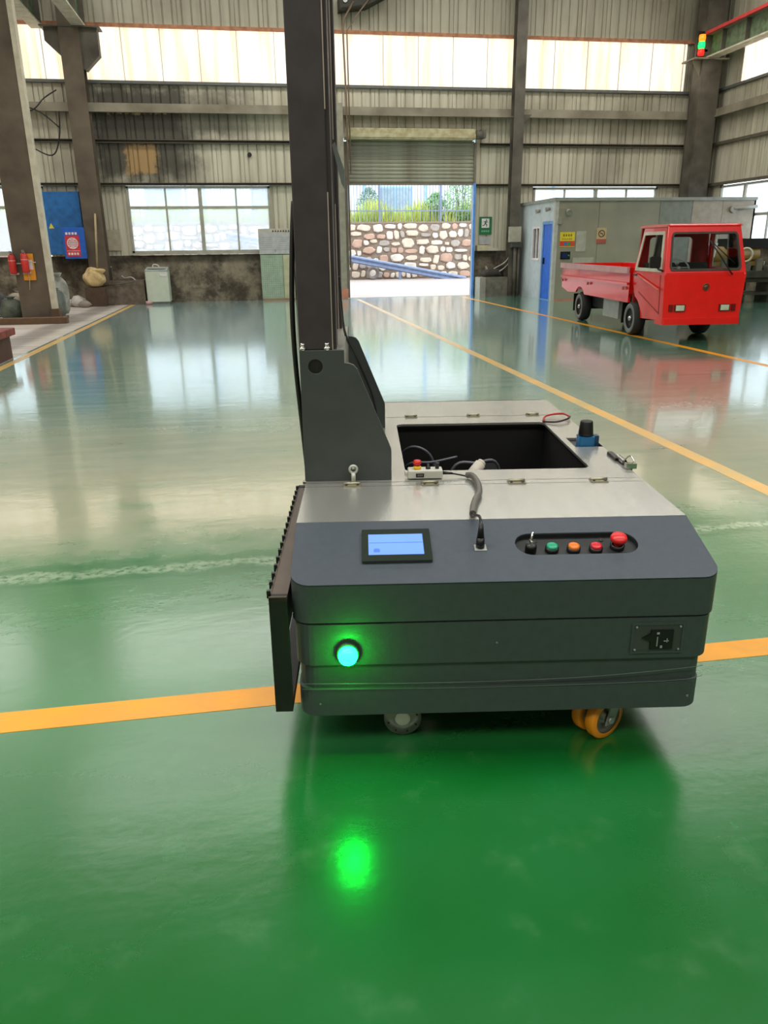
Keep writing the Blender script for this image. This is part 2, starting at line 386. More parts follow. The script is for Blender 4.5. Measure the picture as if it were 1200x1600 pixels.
sheets(wr, 12, 22.4, 5.72, 7.0, 1.0, M_LP, 'light_panel', 'r'); sheets(wr, 22.4, YB, 5.69, 7.02, side='r')
struct('wall_left', MB().box(-14.2, -14, -12, YB, 0, 9.6), M_WALL)
struct('wall_front', MB().box(-14, XR, -12.2, -12, 0, 9.6), M_WALL)
rf = MB().box(-14.3, XR + .3, -12.2, YB + .3, 9.6, 9.75)
struct('ceiling', rf, mat('roof_sheet', (96, 104, 92), .8))
k = 1
def trim(mb, m, label=None):
    global k
    o = struct('trim_%d' % k, mb, m, label=label); k += 1; return o
def cchan(x0, x1, y, z0, z1, d=.12):   # C-purlin running along X
    return MB().box(x0, x1, y - d, y, z1 - .015, z1).box(x0, x1, y - d, y, z0, z0 + .015).box(x0, x1, y - .015, y, z0, z1)
trim(MB().box(-9.75, 13.85, YB - .30, YB - .10, 4.96, 5.16).box(-9.75, 13.85, YB - .34, YB - .28, 4.94, 4.97), M_GIRT, 'heavy grey box girt running along the back wall')
trim(cchan(-9.75, 2.5, YB, 4.22, 4.31), M_DKGIRT); trim(cchan(6.85, 13.7, YB, 4.2, 4.29), M_DKGIRT)
trim(cchan(-9.75, 2.5, YB, 3.15, 3.22), M_DKGIRT); trim(cchan(6.75, 13.7, YB, 3.12, 3.19), M_DKGIRT)
trim(MB().box(-9.75, 13.7, YB - .1, YB, 5.66, 5.73), mat('grey_flashing', (104, 106, 104), .5), 'grey flashing under the translucent band')
trim(MB().box(-9.75, 13.7, YB - .08, YB, 6.98, 7.06), M_RUST, 'rusty orange flashing above the translucent band')
trim(MB().box(XR - .30, XR - .10, 8, 23.6, 4.96, 5.16).box(XR - .34, XR - .28, 8, 23.6, 4.94, 4.97), M_GIRT)
for z0 in (4.2, 3.08): trim(MB().box(XR - .12, XR, 8, 23.6, z0, z0 + .08), M_DKGIRT)
trim(MB().box(XR - .1, XR, 8, 23.6, 5.66, 5.73), MATS['grey_flashing'])
trim(MB().box(XR - .14, XR - .05, 8, 23.2, 6.62, 6.70), M_GIRT)

# windows: frame, mullions, panes
def window(n, x0, x1, z0, z1, cols, thick, zt, side='back', label=None):
    def bx(mb, a, b, c, d, t0=-.05, t1=.07):
        if side == 'back': mb.box(a, b, YB + t0, YB + t1, c, d)
        else: mb.box(XR + t0, XR + t1, a, b, c, d)
        return mb
    fr = MB(); w_ = .06
    bx(fr, x0, x1, z0, z0 + w_); bx(fr, x0, x1, z1 - w_, z1); bx(fr, x0, x0 + w_, z0, z1); bx(fr, x1 - w_, x1, z0, z1)
    fr2 = struct('window_%d' % n, fr, M_ALU, label=label)
    for t in thick: obj('mullion', bx(MB(), t - .05, t + .05, z0 + w_, z1 - w_, -.04, .06), M_ALU, fr2)
    obj('transom', bx(MB(), x0 + w_, x1 - w_, zt - .035, zt + .035, -.035, .05), M_ALU, fr2)
    for c in cols:
        if c not in thick: obj('sash_bar', bx(MB(), c - .022, c + .022, z0 + w_, z1 - w_, -.03, .04), M_ALU, fr2)
    ed = sorted([x0 + w_] + list(cols) + [x1 - w_])
    for i in range(len(ed) - 1):
        for c, d in ((z0 + w_, zt), (zt, z1 - w_)):
            obj('pane', bx(MB(), ed[i], ed[i + 1], c, d, .01, .016), M_GLASS, fr2)
    obj('sill', bx(MB(), x0 - .05, x1 + .05, z0 - .05, z0, -.1, .1), M_ALU, fr2)
window(1, -3.3, .66, 1.37, 3.14, (-2.25, -1.3, -.3), (-1.3,), 2.58, label='wide white framed window left of the mast')
window(2, -9.3, -5.5, 1.4, 3.14, (-8.4, -7.4, -6.45), (-7.4,), 2.6, label='window behind the leftmost column')
window(3, 8.55, 12.55, 1.4, 3.1, (9.55, 10.55, 11.55), (10.55,), 2.45, label='window showing above the booth roof')
window(4, 17, 22.7, 1.4, 3.06, (18.1, 19.2, 20.3, 21.5), (19.2, 21.5), 2.2, side='right', label='window on the right wall above the booth')

# roller shutter door
M_SLAT = mat('shutter_slat', (148, 150, 128), .5, var=.2, scale=1.2, c2=(104, 92, 74))
d1 = struct('door_1', MB().box(2.82, 2.9, YB - .12, YB + .05, 0, 4.3).box(6.66, 6.72, YB - .12, YB + .05, 0, 4.3), mat('door_guide', (120, 112, 98), .6), label='roller shutter doorway opening onto the yard')
z = 3.22
sl = MB()
pr = [(0, 0), (-.02, .03), (-.02, .07), (0, .10)]
for a in range(3): sl.add([(2.9, pr[a][0], pr[a][1]), (6.66, pr[a][0], pr[a][1]), (6.66, pr[a + 1][0], pr[a + 1][1]), (2.9, pr[a + 1][0], pr[a + 1][1])], [(0, 1, 2, 3)])
sl.box(2.9, 6.66, .004, .012, 0, .1)
s0 = obj('slat', sl, M_SLAT, d1); s0.location = (0, YB - .05, z)
for i in range(1, 11): inst(s0, 'slat', (0, YB - .05, z + i * .102), d1)
obj('bottom_bar', MB().box(2.9, 6.66, YB - .08, YB - .01, 3.16, 3.22), mat('bottom_bar', (120, 116, 104), .5), d1)
obj('drum_cover', MB().box(2.84, 6.6, YB - .42, YB - .0, 4.34, 4.4).box(2.84, 6.6, YB - .44, YB - .40, 4.38, 4.48).box(2.84, 6.6, YB - .40, YB - .36, 4.48, 4.62), mat('drum_cover', (186, 180, 146), .5, c2=(150, 138, 96)), d1)
obj('drum_motor', MB().cyl((6.62, YB - .25, 4.48), (6.85, YB - .25, 4.48), .12).box(6.8, 6.95, YB - .3, YB - .1, 4.4, 4.62), M_DKGIRT, d1)
obj('blue_jamb', MB().box(6.64, 6.71, YB - .2, YB - .12, 0, 3.2), mat('pale_blue_paint', (96, 150, 220), .4), d1, label='pale blue painted edge post')

# columns
def icol(name, cx_, cy_, wd, dp, z0, z1, m, label, cat='column', fl_=.03, rz=0, group=None):
    t = thing(name, label, cat, (cx_, cy_, z0), rz, group)
    h = z1 - z0
    obj('shaft', MB().box(-wd / 2, wd / 2, -dp / 2, -dp / 2 + fl_, 0, h).box(-wd / 2, wd / 2, dp / 2 - fl_, dp / 2, 0, h).box(-.015, .015, -dp / 2 + fl_, dp / 2 - fl_, 0, h), m, t)
    obj('base_plate', MB().box(-wd / 2 - .08, wd / 2 + .08, -dp / 2 - .08, dp / 2 + .08, 0, .03), m, t)
    return t
M_COLL = mat('stained_column', (104, 92, 76), .7, var=.3, scale=1.6, c2=(74, 62, 50))
c1 = thing('steel_column', 'big stained steel column with fire extinguishers at the left edge', 'column', (-4.71, 18.62, 0))
obj('shaft', MB().box(-.34, .30, -.2, -.17, .06, 9.5).box(-.34, .30, .3, .33, .06, 9.5).box(-.04, -.01, -.17, .3, .06, 9.5), M_COLL, c1)
obj('flange_edge', MB().box(.30, .40, -.22, .0, .12, 9.5), mat('cream_trunking', (206, 198, 176), .5), c1, label='cream coloured vertical trunking')
obj('trunking_foot', MB().box(.28, .46, -.28, .02, .06, .25), mat('brown_foot', (92, 70, 50), .7), c1)
obj('base_plate', MB().box(-.42, .5, -.32, .42, 0, .06), M_STEEL, c1)
c2 = icol('steel_column', -4.17, 23.42, .5, .46, 0, 9.5, M_COLL, 'dark steel column with a crane corbel beside the blue cabinet')
obj('corbel', MB().plate([(-.62, 6.75 + .05), (.68, 6.75 + .05), (.68, 6.2), (.3, 5.85), (-.25, 6.15), (-.62, 6.5)], [], XZ(-.14), .28), M_STEEL, c2)
obj('web_stiffener', MB().box(-.7, .76, -.25, .25, 6.8, 6.83), M_STEEL, c2)
c3 = icol('steel_column', 2.62, 23.42, .28, .26, 0, 5.2, mat('pale_column', (150, 146, 128), .6), 'pale steel column at the left side of the roller door')
obj('foot_paint', MB().box(-.16, .16, -.17, .15, .03, .3), mat('pink_paint', (196, 130, 104), .6), c3, label='faded red painted foot')
c3b = thing('wall_bracket', 'dark sloping steel bracket with hanging pipes above the translucent band, beside the mast', 'bracket', (2.62, 23.42, 0))
obj('bracket_plate', MB().plate([(.14, 7.75), (1.5, 8.05), (1.5, 7.85), (.9, 7.55), (.14, 7.45)], [], XZ(-.12), .6), mat('dark_corbel', (40, 40, 30), .6), c3b)
obj('bolt', MB().cyl((.28, -.12, 7.62), (.28, -.16, 7.62), .06), M_CHROME, c3b)
obj('conduit', MB().tube([(.5, -.13, 7.6), (.24, -.13, 7.2), (.2, -.13, 6.9), (.24, -.18, 5.2), (.25, -.18, .9)], .025), mat('brown_pipe', (116, 96, 76), .5), c3b)
obj('conduit', MB().tube([(.95, -.18, 7.7), (.6, -.18, 7.3), (.3, -.18, 6.9), (.32, -.18, 3.4)], .018), mat('brown_pipe', (116, 96, 76), .5), c3b)
c4 = icol('steel_column', 7.82, 23.46, .30, .3, 0, 9.5, M_STEEL, 'slim steel column between the exit sign and the white booth')
obj('knee_plate', MB().plate([(.15, 4.7), (.42, 5.0), (.15, 5.0)], [], XZ(-.02), .03), M_STEEL, c4)
c5 = thing('steel_column', 'heavy steel column in the right corner under the crane rail', 'column', (13.45, 23.3, 0))
obj('shaft', MB().box(-.3, .26, -.3, -.27, 0, 9.5).box(-.3, .26, .3, .33, 0, 9.5).box(-.03, 0, -.27, .3, 0, 9.5).box(-.34, -.30, -.3, .2, 0, 9.5), M_STEEL, c5)
obj('corbel', MB().plate([(-.3, 5.95), (-.58, 6.36), (-.58, 6.4), (-.3, 6.4)], [], XZ(-.2), .04), M_GIRT, c5)
obj('bearing_plate', MB().box(-.66, .42, -.42, .3, 6.4, 6.44), M_GIRT, c5)
# crane runways
def runway(name, x, y0, y1, z, hgt, label, m):
    t = thing(name, label, 'crane rail', (x, y0, z))
    ln = y1 - y0
    obj('bottom_flange', MB().box(-.16, .16, 0, ln, 0, .04), mat('runway_cream', (206, 200, 180), .6, c2=(176, 168, 148)), t)
    obj('web', MB().box(-.01, .01, 0, ln, .04, hgt - .04), mat('green_web', (112, 134, 100), .6, c2=(76, 84, 64)), t)
    obj('top_flange', MB().box(-.16, .16, 0, ln, hgt - .04, hgt), m, t)
    st = MB().box(-.14, .14, 0, .02, .04, hgt - .04); s_ = obj('stiffener', st, M_STEEL, t); n = int(ln / 1.1)
    for i in range(1, n + 1): inst(s_, 'stiffener', (0, i * 1.1, 0), t)
    return t
runway('crane_runway', -3.92, 8, 23.6, 6.83, .9, 'grey crane runway beam ending on the corbel, right of the two', M_GIRT)
runway('crane_runway', -4.98, 8, 23.6, 6.83, .9, 'grey crane runway beam left of the corbel column', M_GIRT)
rr = runway('crane_runway', 13.35, 8, 23.6, 6.44, .62, 'crane runway beam along the right wall carrying a red bar', M_GIRT)
obj('red_bar', MB().box(-.24, -.16, 0, 15.5, .58, .66), mat('red_bar', (206, 60, 60), .5), rr)
sg = thing('signal_tower', 'small traffic-light stack glowing orange, green and red at the crane rail end', 'signal light', (13.02, 23.0, 6.50))
obj('bracket', MB().box(-.1, .1, .06, .1, -.05, .62).box(.0, .2, .0, .08, .1, .16), M_BLACK, sg)
for i, (c, e) in enumerate((((200, 40, 30), 1.2), ((20, 230, 90), 2.5), ((240, 130, 30), 1.4))):
    obj('lamp_lens', MB().lathe([(0, 0), (.085, 0), (.095, .08), (.085, .16), (0, .165)], (0, 0, i * .18)), mat('lens%d' % i, c, .3, emit=c, estr=e), sg, label=('red', 'green', 'orange')[i] + ' lit lens')

# ------------------------------------------------------------------ yard outside
struct('ground', MB().box(-40, 50, YB + .22, 90, -.15, -.001), mat('yard_concrete', (150, 138, 132), .7, var=.06, scale=1))
YW = 37.8
M_MORT = mat('mortar', (132, 116, 102), .9, bump=.6)
rw = thing('retaining_wall', 'rubble stone retaining wall across the yard beyond the doorway', 'wall', (1, YW, 0))
obj('mortar_bed', MB().box(-13, 12, 0, .6, 0, 2.52).box(-13, 12, -.03, .6, 2.5, 2.58), M_MORT, rw)
SM = [mat('stone_%s' % n_, c, .85, var=.12, scale=4, bump=.4) for n_, c in (('cream', (200, 184, 166)), ('pink', (180, 148, 130)), ('grey', (160, 150, 142)), ('white', (210, 198, 186)))]
rnd = random.Random(3)
zb_ = [.03, .40, .72, 1.1, 1.46, 1.8, 2.16, 2.5]
def zrow(j, x): return zb_[j] + (0 if j in (0, 7) else .075 * math.sin(x * 2.3 + j * 1.7) + .05 * math.sin(x * 5.1 + j * 4.1))
for j in range(7):
    x = -9.6 + rnd.uniform(-.2, .1)
    while x < 11.2:
        wd_ = rnd.uniform(.3, .78) if rnd.random() < .8 else rnd.uniform(.22, .32); xm = x + wd_ / 2
        z0_, z1_ = zrow(j, xm), zrow(j + 1, xm); cx_, cz_ = xm, (z0_ + z1_) / 2; a_, b_ = wd_ / 2 * .88, (z1_ - z0_) / 2 * rnd.uniform(.76, .93)
        cz_ += rnd.uniform(-.03, .03); rot = rnd.uniform(-.22, .22); n_ = 9; pw = rnd.uniform(.5, .95); ol = []
        for q in range(n_):
            t_ = 2 * math.pi * q / n_ + rnd.uniform(-.2, .2); cc_, ss_ = math.cos(t_ + .3), math.sin(t_ + .3); k_ = rnd.uniform(.88, 1.06)
            u = a_ * k_ * math.copysign(abs(cc_) ** pw, cc_); v = b_ * k_ * math.copysign(abs(ss_) ** pw, ss_)
            ol.append((cx_ + u * math.cos(rot * .5) - v * math.sin(rot), cz_ + v + u * math.sin(rot) * .35))
        d = rnd.uniform(.04, .12); mb = MB()
        vs_ = [(u, .02, v) for u, v in ol] + [(u, -d * .55, v) for u, v in ol] + [(cx_ + (u - cx_) * .78, -d, cz_ + (v - cz_) * .78) for u, v in ol]
        mb.add(vs_, [(a, (a + 1) % n_, n_ + (a + 1) % n_, n_ + a) for a in range(n_)] + [(n_ + a, n_ + (a + 1) % n_, 2 * n_ + (a + 1) % n_, 2 * n_ + a) for a in range(n_)] + [tuple(range(2 * n_, 3 * n_))])
        obj('stone', mb, SM[rnd.choice((0, 0, 0, 1, 2, 3, 3))], rw, off=(1, 0, 0))
        x += wd_
struct('bank', MB().box(-40, 50, YW + .6, 90, -.1, 2.5), mat('grassy_soil', (160, 160, 70), .9)) ['label'] = 'raised grassy bank behind the stone wall'
bpy.data.objects['bank'].name = 'raised_ground'
# iron fence
fe = thing('iron_fence', 'blue-grey iron picket fence on top of the stone wall', 'fence', (1, YW + .45, 2.5))
M_IRON = mat('iron_paint', (110, 122, 150), .5)
p0 = obj('picket', MB().box(-.012, .012, -.012, .012, .05, 2.0), M_IRON, fe); p0.location = (-12, 0, 0)
for i in range(1, 160): inst(p0, 'picket', (-12 + i * .145, 0, 0), fe)
f0 = obj('fence_post', MB().box(-.04, .04, -.04, .04, -.0, 2.1), M_IRON, fe); f0.location = (-12, .0, 0)
for i in range(1, 9): inst(f0, 'fence_post', (-12 + i * 2.95 - .55, 0, 0), fe)
obj('rail', MB().box(-12.2, 11.6, -.02, .02, .55, .6), M_IRON, fe); obj('rail', MB().box(-12.2, 11.6, -.02, .02, 1.75, 1.8), M_IRON, fe)
# grass and shrubs
def blades(name, n, x0, x1, y0, y1, z, h0, h1, cols, label, cat):
    r = random.Random(11); V = []; Fc = []
    for i in range(n):
        x, y = r.uniform(x0, x1), r.uniform(y0, y1); h = r.uniform(h0, h1) * (.6 + .4 * math.sin(x * 1.3) ** 2); a = r.uniform(0, 6.28); w_ = r.uniform(.012, .03); lx, ly = r.uniform(-.25, .25) * h, r.uniform(-.2, .2) * h
        c, s_ = math.cos(a) * w_, math.sin(a) * w_; k_ = len(V)
        V += [(x - c, y - s_, z), (x + c, y + s_, z), (x + lx * .4 + c, y + ly * .4 + s_, z + h * .6), (x + lx * .4 - c, y + ly * .4 - s_, z + h * .6), (x + lx, y + ly, z + h)]
        Fc += [(k_, k_ + 1, k_ + 2, k_ + 3), (k_ + 3, k_ + 2, k_ + 4)]
    mb = MB(); mb.v = V; mb.f = Fc; mb.sm = [False] * len(Fc)
    o = obj(name, mb, cols); o['kind'] = 'stuff'; return tag(o, label, cat)
blades('tall_grass', 9000, -12, 12, YW + .65, YW + 3, 2.5, .2, 1.35, mat('yellow_green_grass', (206, 204, 84), .7, c2=(150, 180, 84), scale=1.2), 'tall yellow green grass growing behind the iron fence', 'grass')
def shrub(x, y, z, r, hgt, label, seed, c):
    t = thing('shrub', label, 'shrub', (x, y, z)); rn = random.Random(seed); mb = MB()
    for i in range(1500):
        a, b_ = rn.uniform(0, 6.28), rn.uniform(0, 1); rad = r * math.sqrt(rn.random()) * math.sin(math.pi * (.15 + .8 * b_)); p = Vector((math.cos(a) * rad, math.sin(a) * rad, .1 + b_ * hgt))
        d = Vector((rn.uniform(-1, 1), rn.uniform(-1, 1), rn.uniform(-.3, 1))).normalized() * .11; e = d.orthogonal().normalized() * .035
        mb.add([p, p + d * .5 + e, p + d, p + d * .5 - e], [(0, 1, 2, 3)])
    o = obj('foliage', mb, c, t); o['kind'] = 'stuff'
    st = MB()
    for i in range(5): st.tube([(0, 0, 0), (rn.uniform(-.4, .4) * r, rn.uniform(-.4, .4) * r, hgt * .8)], .02, 5)
    obj('stems', st, mat('bark', (90, 76, 54), .9), t)
ML = mat('leaf_green', (120, 164, 86), .6, c2=(80, 130, 70)); 
shrub(10.3, YW + 1.1, 2.5, .9, 2.2, 'leafy green shrub at the right end of the iron fence', 4, ML)
shrub(9.1, YW + 1.4, 2.5, .7, 1.3, 'lower bushy shrub beside the tall one behind the fence', 5, ML)
shrub(6.4, YW + 5.5, 2.5, .8, 1.8, 'small shrub in front of the white building', 6, mat('leaf_dull', (96, 128, 110), .6))
# building beyond
bd = thing('white_building', 'white and blue workshop building beyond the fence', 'building', (6, 52, 2.5))
MWB = mat('white_cladding', (190, 196, 204), .5)
obj('wall', MB().box(-24, 22, 0, 8, 0, 7), MWB, bd)
Mbf = mat('blue_trim', (120, 160, 214), .5)
for x in (-20, -14, -8.6, -1.6, 1.4, 5.4, 8.6, 14): obj('blue_column', MB().box(x - .07, x + .07, -.08, 0, 0, 7), Mbf, bd)
for x in (-17, -11, -4.6, 3.4, 11): 
    o = obj('window', MB().box(x - 1.1, x + 1.1, -.06, .0, .8, 2.6), Mbf, bd)
    obj('pane', MB().box(x - 1.0, x - .04, -.08, -.05, .9, 2.5).box(x + .04, x + 1.0, -.08, -.05, .9, 2.5), mat('blue_grey_glass', (120, 140, 160), .2), o)
obj('roof', MB().box(-24.3, 22.3, -.5, 8.3, 7, 7.2), Mbf, bd)
# guard rail sloping across the yard
gr = thing('guard_rail', 'blue-grey W-beam guard rail sloping down in front of the stone wall', 'guard rail', (7.4, 37.0, 0))
M_GR = mat('guard_rail_zinc', (120, 134, 164), .45, .3)
def zt(x): return 1.08 - (x - 4.5) * (1.12 / 5.9)
V = []; prof = [(0, -.17), (-.07, -.12), (-.07, -.06), (0, -.02), (0, .02), (-.07, .06), (-.07, .12), (0, .17)]
L_, R_ = -1.0, 10.1
for x in (L_, R_):
    for d, dz in prof: V.append((x - 7.4, d, zt(x) - .1 + dz))
for x in (L_, R_):
    for d, dz in prof: V.append((x - 7.4, d + .006, zt(x) - .1 + dz))
n_ = 8
obj('beam', MB().add(V, [(i, i + 1, n_ + i + 1, n_ + i) for i in range(7)] + [(2 * n_ + i, 3 * n_ + i, 3 * n_ + i + 1, 2 * n_ + i + 1) for i in range(7)]), M_GR, gr)
for x in (-.2, 1.9, 4.0, 6.9, 8.6, 9.4): obj('post', MB().box(x - 7.46, x - 7.34, .01, .11, 0, max(.15, zt(x) + .08)), M_GR, gr)
ty = thing('tire', 'grey tyre leaning at the foot of the stone wall', 'tire', (5.65, 37.33, .30), 0)
obj('tread', MB().lathe([(.16, -.08), (.26, -.09), (.3, -.05), (.3, .05), (.26, .09), (.16, .08), (.16, -.08)], (0, 0, 0), (0, 1, .12)), mat('grey_tyre', (120, 112, 108), .8), ty)

# ------------------------------------------------------------------ objects along the back wall, left
cb = thing('electrical_cabinet', 'tall blue electrical cabinet left of the dark column', 'cabinet', (-4.97, 23.62, 1.36))
obj('body', MB().box(-.52, .47, -.12, .2, 0, 1.62), mat('cabinet_blue', (28, 108, 178), .5, var=.2), cb, bevel=.01)
obj('warning_sticker', MB().plate([(-.42, .68), (-.28, .68), (-.35, .82)], [], XZ(-.125), .004), mat('sticker_yellow', (226, 206, 60), .5), cb)
MWH = mat('print_white', (230, 220, 220), .6)
bb = thing('warning_board', 'bright blue board with a red ring poster in front of the dark column', 'sign', (-4.97, 23.05, 1.25))
obj('board', MB().box(0, .57, 0, .03, 0, .8).box(.2, .24, .03, .14, .3, .34), mat('board_blue', (24, 92, 190), .5), bb, bevel=.006)
o = obj('red_poster', MB().box(.05, .42, -.005, 0, .06, .6), mat('poster_red', (206, 50, 62), .5), bb)
rg = MB().plate(circ(.235, .40, .145), [circ(.235, .40, .12)], XZ(-.009), .004)
for i in range(5):
    hw = math.sqrt(max(.001, .11 ** 2 - (i * .045 - .09) ** 2)); rg.box(.235 - hw, .235 + hw, -.009, -.005, .40 + i * .045 - .105, .40 + i * .045 - .077)
obj('ring_print', rg, MWH, o)
tx = MB()
for i in range(4): tx.box(.08 + i * .08, .135 + i * .08, -.008, 0, .62, .68); tx.box(.09 + i * .075, .14 + i * .075, -.009, -.005, .10, .16)
tx.box(.07, .40, -.009, -.005, .20, .21)
obj('lettering', tx, MWH, o)
# sack, bin, rubble, trough, broom
sk = thing('sack', 'yellowish woven sack slumped against the dark column foot', 'sack', (-4.24, 22.85, 0))
obj('bag', MB().blob((-.02, 0, .74), (.28, .22, .28), .14, 5, 3), mat('woven_sack', (214, 190, 140), .8, c2=(180, 150, 100), bump=.5), sk)
obj('crumpled_neck', MB().lathe([(.12, .86), (.22, .96), (.17, 1.0), (.08, .88)], (0, 0, 0), (.1, 0, 1), 14), MATS['woven_sack'], sk)
obj('brown_crate', MB().plate(rect(-.26, .25, 0, .5), [], XZ(-.2), .4), mat('rotten_wood', (84, 66, 50), .9, bump=.5), sk)
bp_ = tag(obj('broom', MB().cyl((-4.17, 22.98, .95), (-4.07, 23.12, 2.40), .028).cyl((-4.17, 22.98, .95), (-4.18, 22.96, .7), .05, .07), mat('broom_wood', (170, 152, 116), .7)), 'long pale pole standing in the yellowish sack', 'broom')
for i, (x, y, r_, c) in enumerate(((-4.72, 22.8, .24, 0), (-4.5, 22.45, .15, 1), (-4.98, 22.95, .17, 0))):
    tag(obj('rubble_heap', MB().blob((x, y, r_ * .5), (r_, r_ * .8, r_ * .7), .2, 20 + i, 2), mat('pale_rags%d' % c, (196, 190, 180) if c == 0 else (150, 140, 128), .9, bump=.6)), ('big heap of pale rags at the foot of the dark column', 'small grey rag heap next to the sack', 'low pale rag heap by the sooty wall')[i], 'rags')
tr = thing('concrete_trough', 'grimy concrete wash trough left of the washing machine', 'trough', (-3.55, 23.5, 0))
obj('basin', MB().box(-.56, .56, -.35, -.27, 0, .66).box(-.56, .56, .27, .35, 0, .66).box(-.56, -.48, -.27, .27, 0, .66).box(.48, .56, -.27, .27, 0, .66).box(-.48, .48, -.27, .27, 0, .3), mat('grimy_concrete', (118, 106, 92), .9, c2=(86, 74, 62), bump=.4), tr)
obj('faucet', MB().tube([(-.35, .1, .3), (-.35, .1, 1.0), (-.33, -.05, 1.02)], .015, 6), mat('pvc_grey', (180, 176, 168), .5), tr)
obj('broom_across', MB().cyl((-.6, -.38, .52), (.3, -.38, .62), .012), M_STEEL, tr)
tag(obj('pink_bottle', MB().lathe([(0, 0), (.05, 0), (.05, .12), (.02, .16), (.02, .19), (0, .19)], (-2.98, 23.0, .05), (1, .2, 0)), mat('pink_plastic', (196, 150, 150), .5)), 'small pink bottle lying in front of the concrete trough', 'bottle')
wm = thing('washing_machine', 'white top-loading washing machine under the wide window', 'washing machine', (-2.62, 23.3, 0))
MWM = mat('washer_white', (196, 202, 184), .4, var=.05)
obj('body', MB().plate(rrect(-.31, .31, -.3, .3, .04, 3), [], XY(.07), .82), MWM, wm, bevel=.012)
obj('base', MB().box(-.29, .29, -.28, .28, 0, .07), mat('grey_plastic', (110, 114, 108), .5), wm)
obj('control_panel', MB().hexa([(-.31, -.3, .9), (.31, -.3, .9), (.31, .3, .9), (-.31, .3, .9)], [(-.30, -.26, .93), (.30, -.26, .93), (.30, .29, 1.0), (-.30, .29, 1.0)]), mat('lid_grey', (170, 178, 168), .35), wm)
obj('lid', MB().box(-.24, .24, -.2, .16, .955, .975), MATS['lid_grey'], wm)
obj('rating_label', MB().box(.1, .28, -.306, -.300, .76, .84), MWH, wm)
obj('hose', MB().tube([(-.15, .28, .95), (-.12, .3, 1.06), (.0, .3, 1.04), (.05, .28, .95)], .018, 7, steps=4).tube([(-.3, .25, .62), (-.55, .2, .58), (-.75, .3, .72), (-.95, .4, .7), (-1.05, .5, .76)], .02, 7, steps=5), mat('hose_white', (200, 196, 190), .5), wm)
tag(obj('paper_notice', MB().box(-3.95, -3.6, YB - .06, YB - .04, 1.45, 2.0), mat('stained_paper', (178, 170, 146), .8)), 'torn stained paper taped beside the wide window', 'paper')
nb = thing('notice_board', 'white and pale green notice board propped under the wide window', 'notice board', (.72, 23.6, 0))
obj('header', MB().box(-.46, .52, .0, .03, 1.86, 1.99), mat('board_header', (190, 186, 172), .6), nb)
tx = MB()
for i in range(8): a = -.06 + i * .075; tx.box(a, a + .045, -.004, 0, 1.90, 1.93).box(a + .012, a + .034, -.004, 0, 1.925, 1.955)
obj('lettering', tx, mat('ink', (70, 60, 56), .7), nb.children[0])
obj('upper_panel', MB().box(-.46, .52, .0, .03, 1.30, 1.86), mat('board_white', (182, 184, 182), .6), nb)
o = nb.children[-1]; tx = MB()
for i in range(7): tx.box(-.36, -.05, -.003, 0, 1.75 - i * .055, 1.757 - i * .055); tx.box(.1, .45 - .05 * (i % 3), -.003, 0, 1.75 - i * .055, 1.757 - i * .055)
tx.box(-.01, .02, -.003, 0, 1.36, 1.43)
obj('printed_lines', tx, mat('grey_ink', (140, 146, 150), .7), o)
obj('lower_left_panel', MB().box(-.44, .2, .0, .03, .06, 1.28), mat('board_green', (150, 170, 146), .6), nb)
o = nb.children[-1]; tx = MB()
for i in range(9):
    for j in range(18): tx.box(-.38 + i * .062, -.36 + i * .062, -.003, 0, .14 + j * .06, .16 + j * .06)
obj('dot_print', tx, mat('dot_white', (190, 198, 186), .7), o)
obj('lower_right_panel', MB().box(.21, .52, .0, .03, .06, 1.28), mat('board_cream', (184, 184, 150), .6), nb)
obj('bottom_rail', MB().box(-.44, .52, -.01, .04, 0, .06), mat('board_rail', (150, 124, 96), .6), nb)
# extinguishers on the left column
def extinguisher(x, y, z, label, c=(196, 44, 40)):
    t = thing('fire_extinguisher', label, 'fire extinguisher', (x, y, z), 0, None)
    obj('cylinder', MB().lathe([(0, 0), (.07, .0), (.075, .02), (.075, .33), (.05, .39), (.025, .41), (0, .41)], n=18), mat('extinguisher_red%d' % c[0], c, .35), t)
    obj('valve', MB().box(-.02, .02, -.05, .03, .41, .45).box(-.012, .012, -.09, .03, .45, .465), mat('valve_grey', (150, 140, 140), .4), t)
    obj('band', MB().lathe([(.077, .26), (.077, .28)], n=18), mat('band_pale', (220, 150, 140), .5), t)
    obj('bracket', MB().box(-.085, .085, .06, .1, -.02, .02).box(-.01, .01, .06, .1, .0, .42).box(.0, .2, .08, .1, .2, .22), mat('bracket_white', (196, 190, 180), .5), t)
    return t
extinguisher(-5.05, 18.30, 1.0, 'red fire extinguisher hanging left of the stained column')
extinguisher(-4.79, 18.29, 1.02, 'red fire extinguisher on the column face beside an orange tag board', (206, 50, 44))
tb = thing('tag_board', 'orange inspection board with a white card on the left column', 'sign', (-4.76, 18.38, .86))
obj('board', MB().box(-.12, .13, 0, .02, 0, .55), mat('tag_orange', (230, 150, 30), .5), tb)
obj('card', MB().box(-.04, .1, -.004, 0, .22, .42), MWH, tb)
obj('hanging_string', MB().tube([(-.02, -.02, .2), (.0, -.03, .02), (-.03, -.03, -.2)], .008, 5), mat('string', (210, 190, 150), .8), tb)
